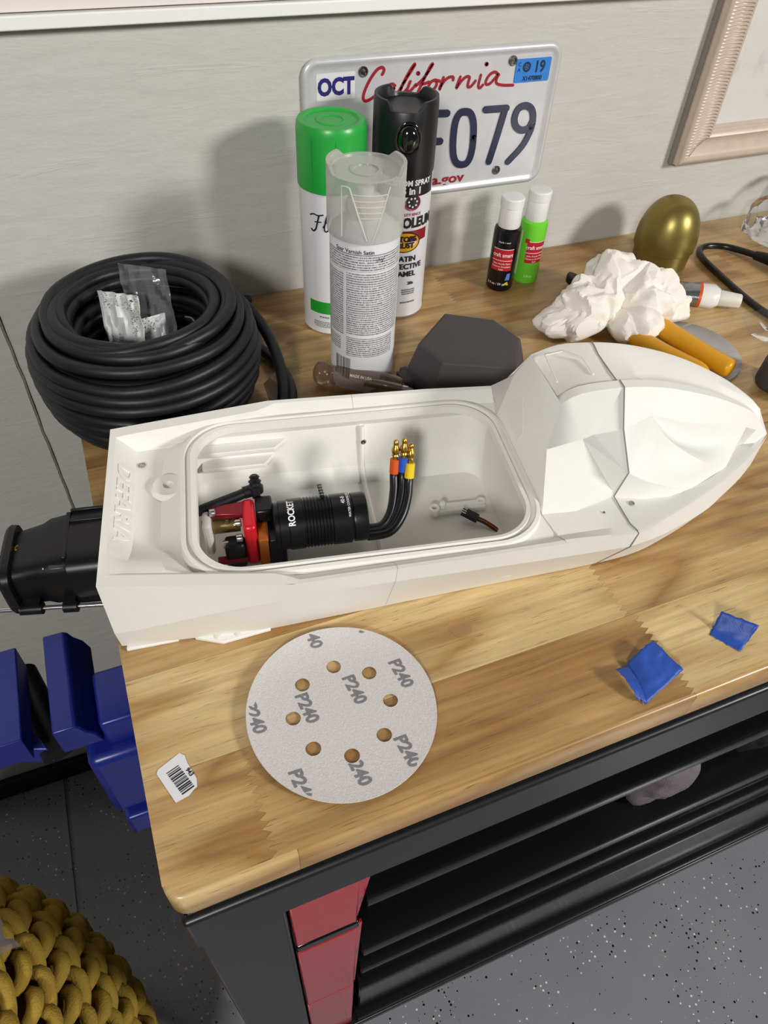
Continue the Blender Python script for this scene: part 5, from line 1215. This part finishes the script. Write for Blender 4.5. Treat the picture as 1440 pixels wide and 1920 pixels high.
# fixed jaw: upright plate with rounded back
m = MB(); m.prism([(-.074, -.136), (-.074, -.100), (-.0565, -.100), (-.0530, -.1035), (-.0500, -.112), (-.0440, -.121), (-.0400, -.136)], -.441, -.341, mtx=Matrix(((1, 0, 0, 0), (0, 0, 1, 0), (0, 1, 0, 0), (0, 0, 0, 1)))); m.build('fixed_jaw', VB, vs_, bevel=.0015)
vbox('moving_jaw', (-.150, -.438, -.134), (-.0965, -.344, -.100), .0015)
vbox('vise_body', (-.040, -.440, -.150), (.003, -.385, -.112), .004)
vbox('vise_body', (-.060, -.452, -.260), (.003, -.390, -.150), .008)
m = MB(); m.tube([(-.108, -.338, -.150), (-.096, -.380, -.156), (-.083, -.422, -.166)], .0155, 24); m.build('slide_bar', BLACKP, vs_)
m = MB(); m.lathe([(0, 0), (.0075, 0), (.0075, .09), (0, .09)], 20, Matrix.Translation((-.13, -.372, -.175)) @ Matrix.Rotation(PI / 2, 4, 'Y')); m.build('lead_screw', STEEL, vs_)
m = MB(); m.prism([(-.124, -.392), (-.097, -.402), (-.089, -.424), (-.118, -.414)], -.176, -.150); m.build('slide_foot', VB, vs_, bevel=.002)
vbox('vise_base', (-.052, -.46, -.300), (.0035, -.36, -.262), .004)

# ================================================================== KNITTED POUF with a plastic sleeve
KX, KY, KR, KZ = -.372, -.568, .238, -.655
pf = thing('knitted_pouf', 'mustard chunky knit pouf on the floor at the lower left', 'pouf', (KX, KY, -ZB))
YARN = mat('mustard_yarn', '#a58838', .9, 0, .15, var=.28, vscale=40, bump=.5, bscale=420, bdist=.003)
def psurf(a, b, off=0):   # a round, b height angle
    e = .72; cb_, sb_ = math.cos(b), math.sin(b); rr = (KR + off) * abs(cb_) ** e; hz = (.322 + off) * math.copysign(abs(sb_) ** e, sb_)
    return Vector((KX + rr * math.cos(a), KY + rr * math.sin(a), KZ + hz))
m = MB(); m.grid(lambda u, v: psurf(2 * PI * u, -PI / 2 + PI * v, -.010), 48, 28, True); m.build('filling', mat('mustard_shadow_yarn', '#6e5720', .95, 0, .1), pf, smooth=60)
st_ = MB(); rows_ = 26
for r_ in range(rows_):
    b0 = -1.15 + 2.65 * r_ / rows_; rad = KR * math.cos(b0) ** .72; cnt = max(6, int(2 * PI * rad / .038))
    for c_ in range(cnt):
        a = 2 * PI * (c_ + .5 * (r_ % 2)) / cnt
        if math.cos(a + .25) < -.35: continue      # side turned away from the bench
        j = noise.noise(Vector((a * 6, b0 * 9, 1))); j2 = noise.noise(Vector((a * 6, b0 * 9, 7)))
        da = .019 / max(rad, .04); db = .060
        if (r_ % 2) == 0: path = [psurf(a - da * 1.15, b0 - db * .30 + .02 * j, -.004), psurf(a - da * .55, b0 + db * .10 + .02 * j, .006), psurf(a + da * .45, b0 + db * (.25 + .3 * j2), .008), psurf(a + da * 1.15, b0 + db * .55 * (1 + j), -.003)]
        else: path = [psurf(a - da * .9, b0 + db * .6, -.005), psurf(a - da * .35 + .2 * da * j, b0 + db * .1, .007), psurf(a + da * .45, b0 - db * .22 + .02 * j2, .007), psurf(a + da * 1.0, b0 - db * .55, -.005)]
        P = spline(path, 3); n_ = len(P); st_.tube(P, [.0064 + .0024 * math.sin(PI * i / (n_ - 1)) for i in range(n_)], 6, caps=False)
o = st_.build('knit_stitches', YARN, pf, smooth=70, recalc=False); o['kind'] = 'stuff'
slv = thing('plastic_sleeve', 'clear printed plastic sleeve lying on the knitted pouf', 'plastic sleeve', (-.30, -.52, -.47))
def slf(u, v): 
    a = .15 + u * .75 + .25; b = .78 + v * .55; p = psurf(a, b, .016 + .006 * noise.noise(Vector((u * 4, v * 4, 9)))); return p
m = MB(); m.grid(slf, 22, 22); m.build('film', film('sleeve_film', '#d8d4d0', .3, .30, .12), slv, smooth=20)
m = MB(); put_text(m, 'Made in China', .012, lambda p: slf(.40 + p.x * 4.2, .12 + p.y * 4) + Vector((.0012, -.0004, .0012)), bold=.0001); m.build('sleeve_print', INK, slv, smooth=0)

# ================================================================== RAGS on the bench shelf
def ragmesh(c, ells, seed, n=5): return blob(c, ells, n, .010, 17, True, None, seed, .003, 60)
CL1 = mat('grey_terry_cloth', '#6f666a', .95, 0, .1, var=.3, vscale=60, bump=.8, bscale=600, bdist=.002); CL2 = mat('black_cloth', '#141417', .8, 0, .2, var=.2, vscale=30, bump=.3, bscale=300); CL3 = mat('maroon_terry_cloth', '#5a2c36', .95, 0, .1, var=.3, vscale=70, bump=.8, bscale=600, bdist=.002)
m = ragmesh((.492, -.600, -.275), [((.488, -.598, -.280), (.028, .020, .052)), ((.520, -.598, -.250), (.034, .014, .030)), ((.478, -.600, -.318), (.018, .014, .024))], 2.2)
tag(m.build('cloth_rag', CL1, loc=(.492, -.600, -.345), smooth=30), 'grey fuzzy rag drooping from the bench shelf', 'rag', 'rags on the bench shelf')
m = ragmesh((.632, -.575, -.280), [((.632, -.575, -.280), (.060, .036, .050)), ((.655, -.58, -.245), (.036, .03, .04))], 6.1)
tag(m.build('cloth_rag', CL2, loc=(.632, -.575, -.34), smooth=30), 'black cloth bundled on the bench shelf', 'rag', 'rags on the bench shelf')
m = ragmesh((.775, -.595, -.270), [((.775, -.595, -.270), (.055, .022, .065))], 9.4)
tag(m.build('cloth_rag', CL3, loc=(.775, -.595, -.345), smooth=30), 'maroon and grey rag on the bench shelf at the right edge', 'rag', 'rags on the bench shelf')
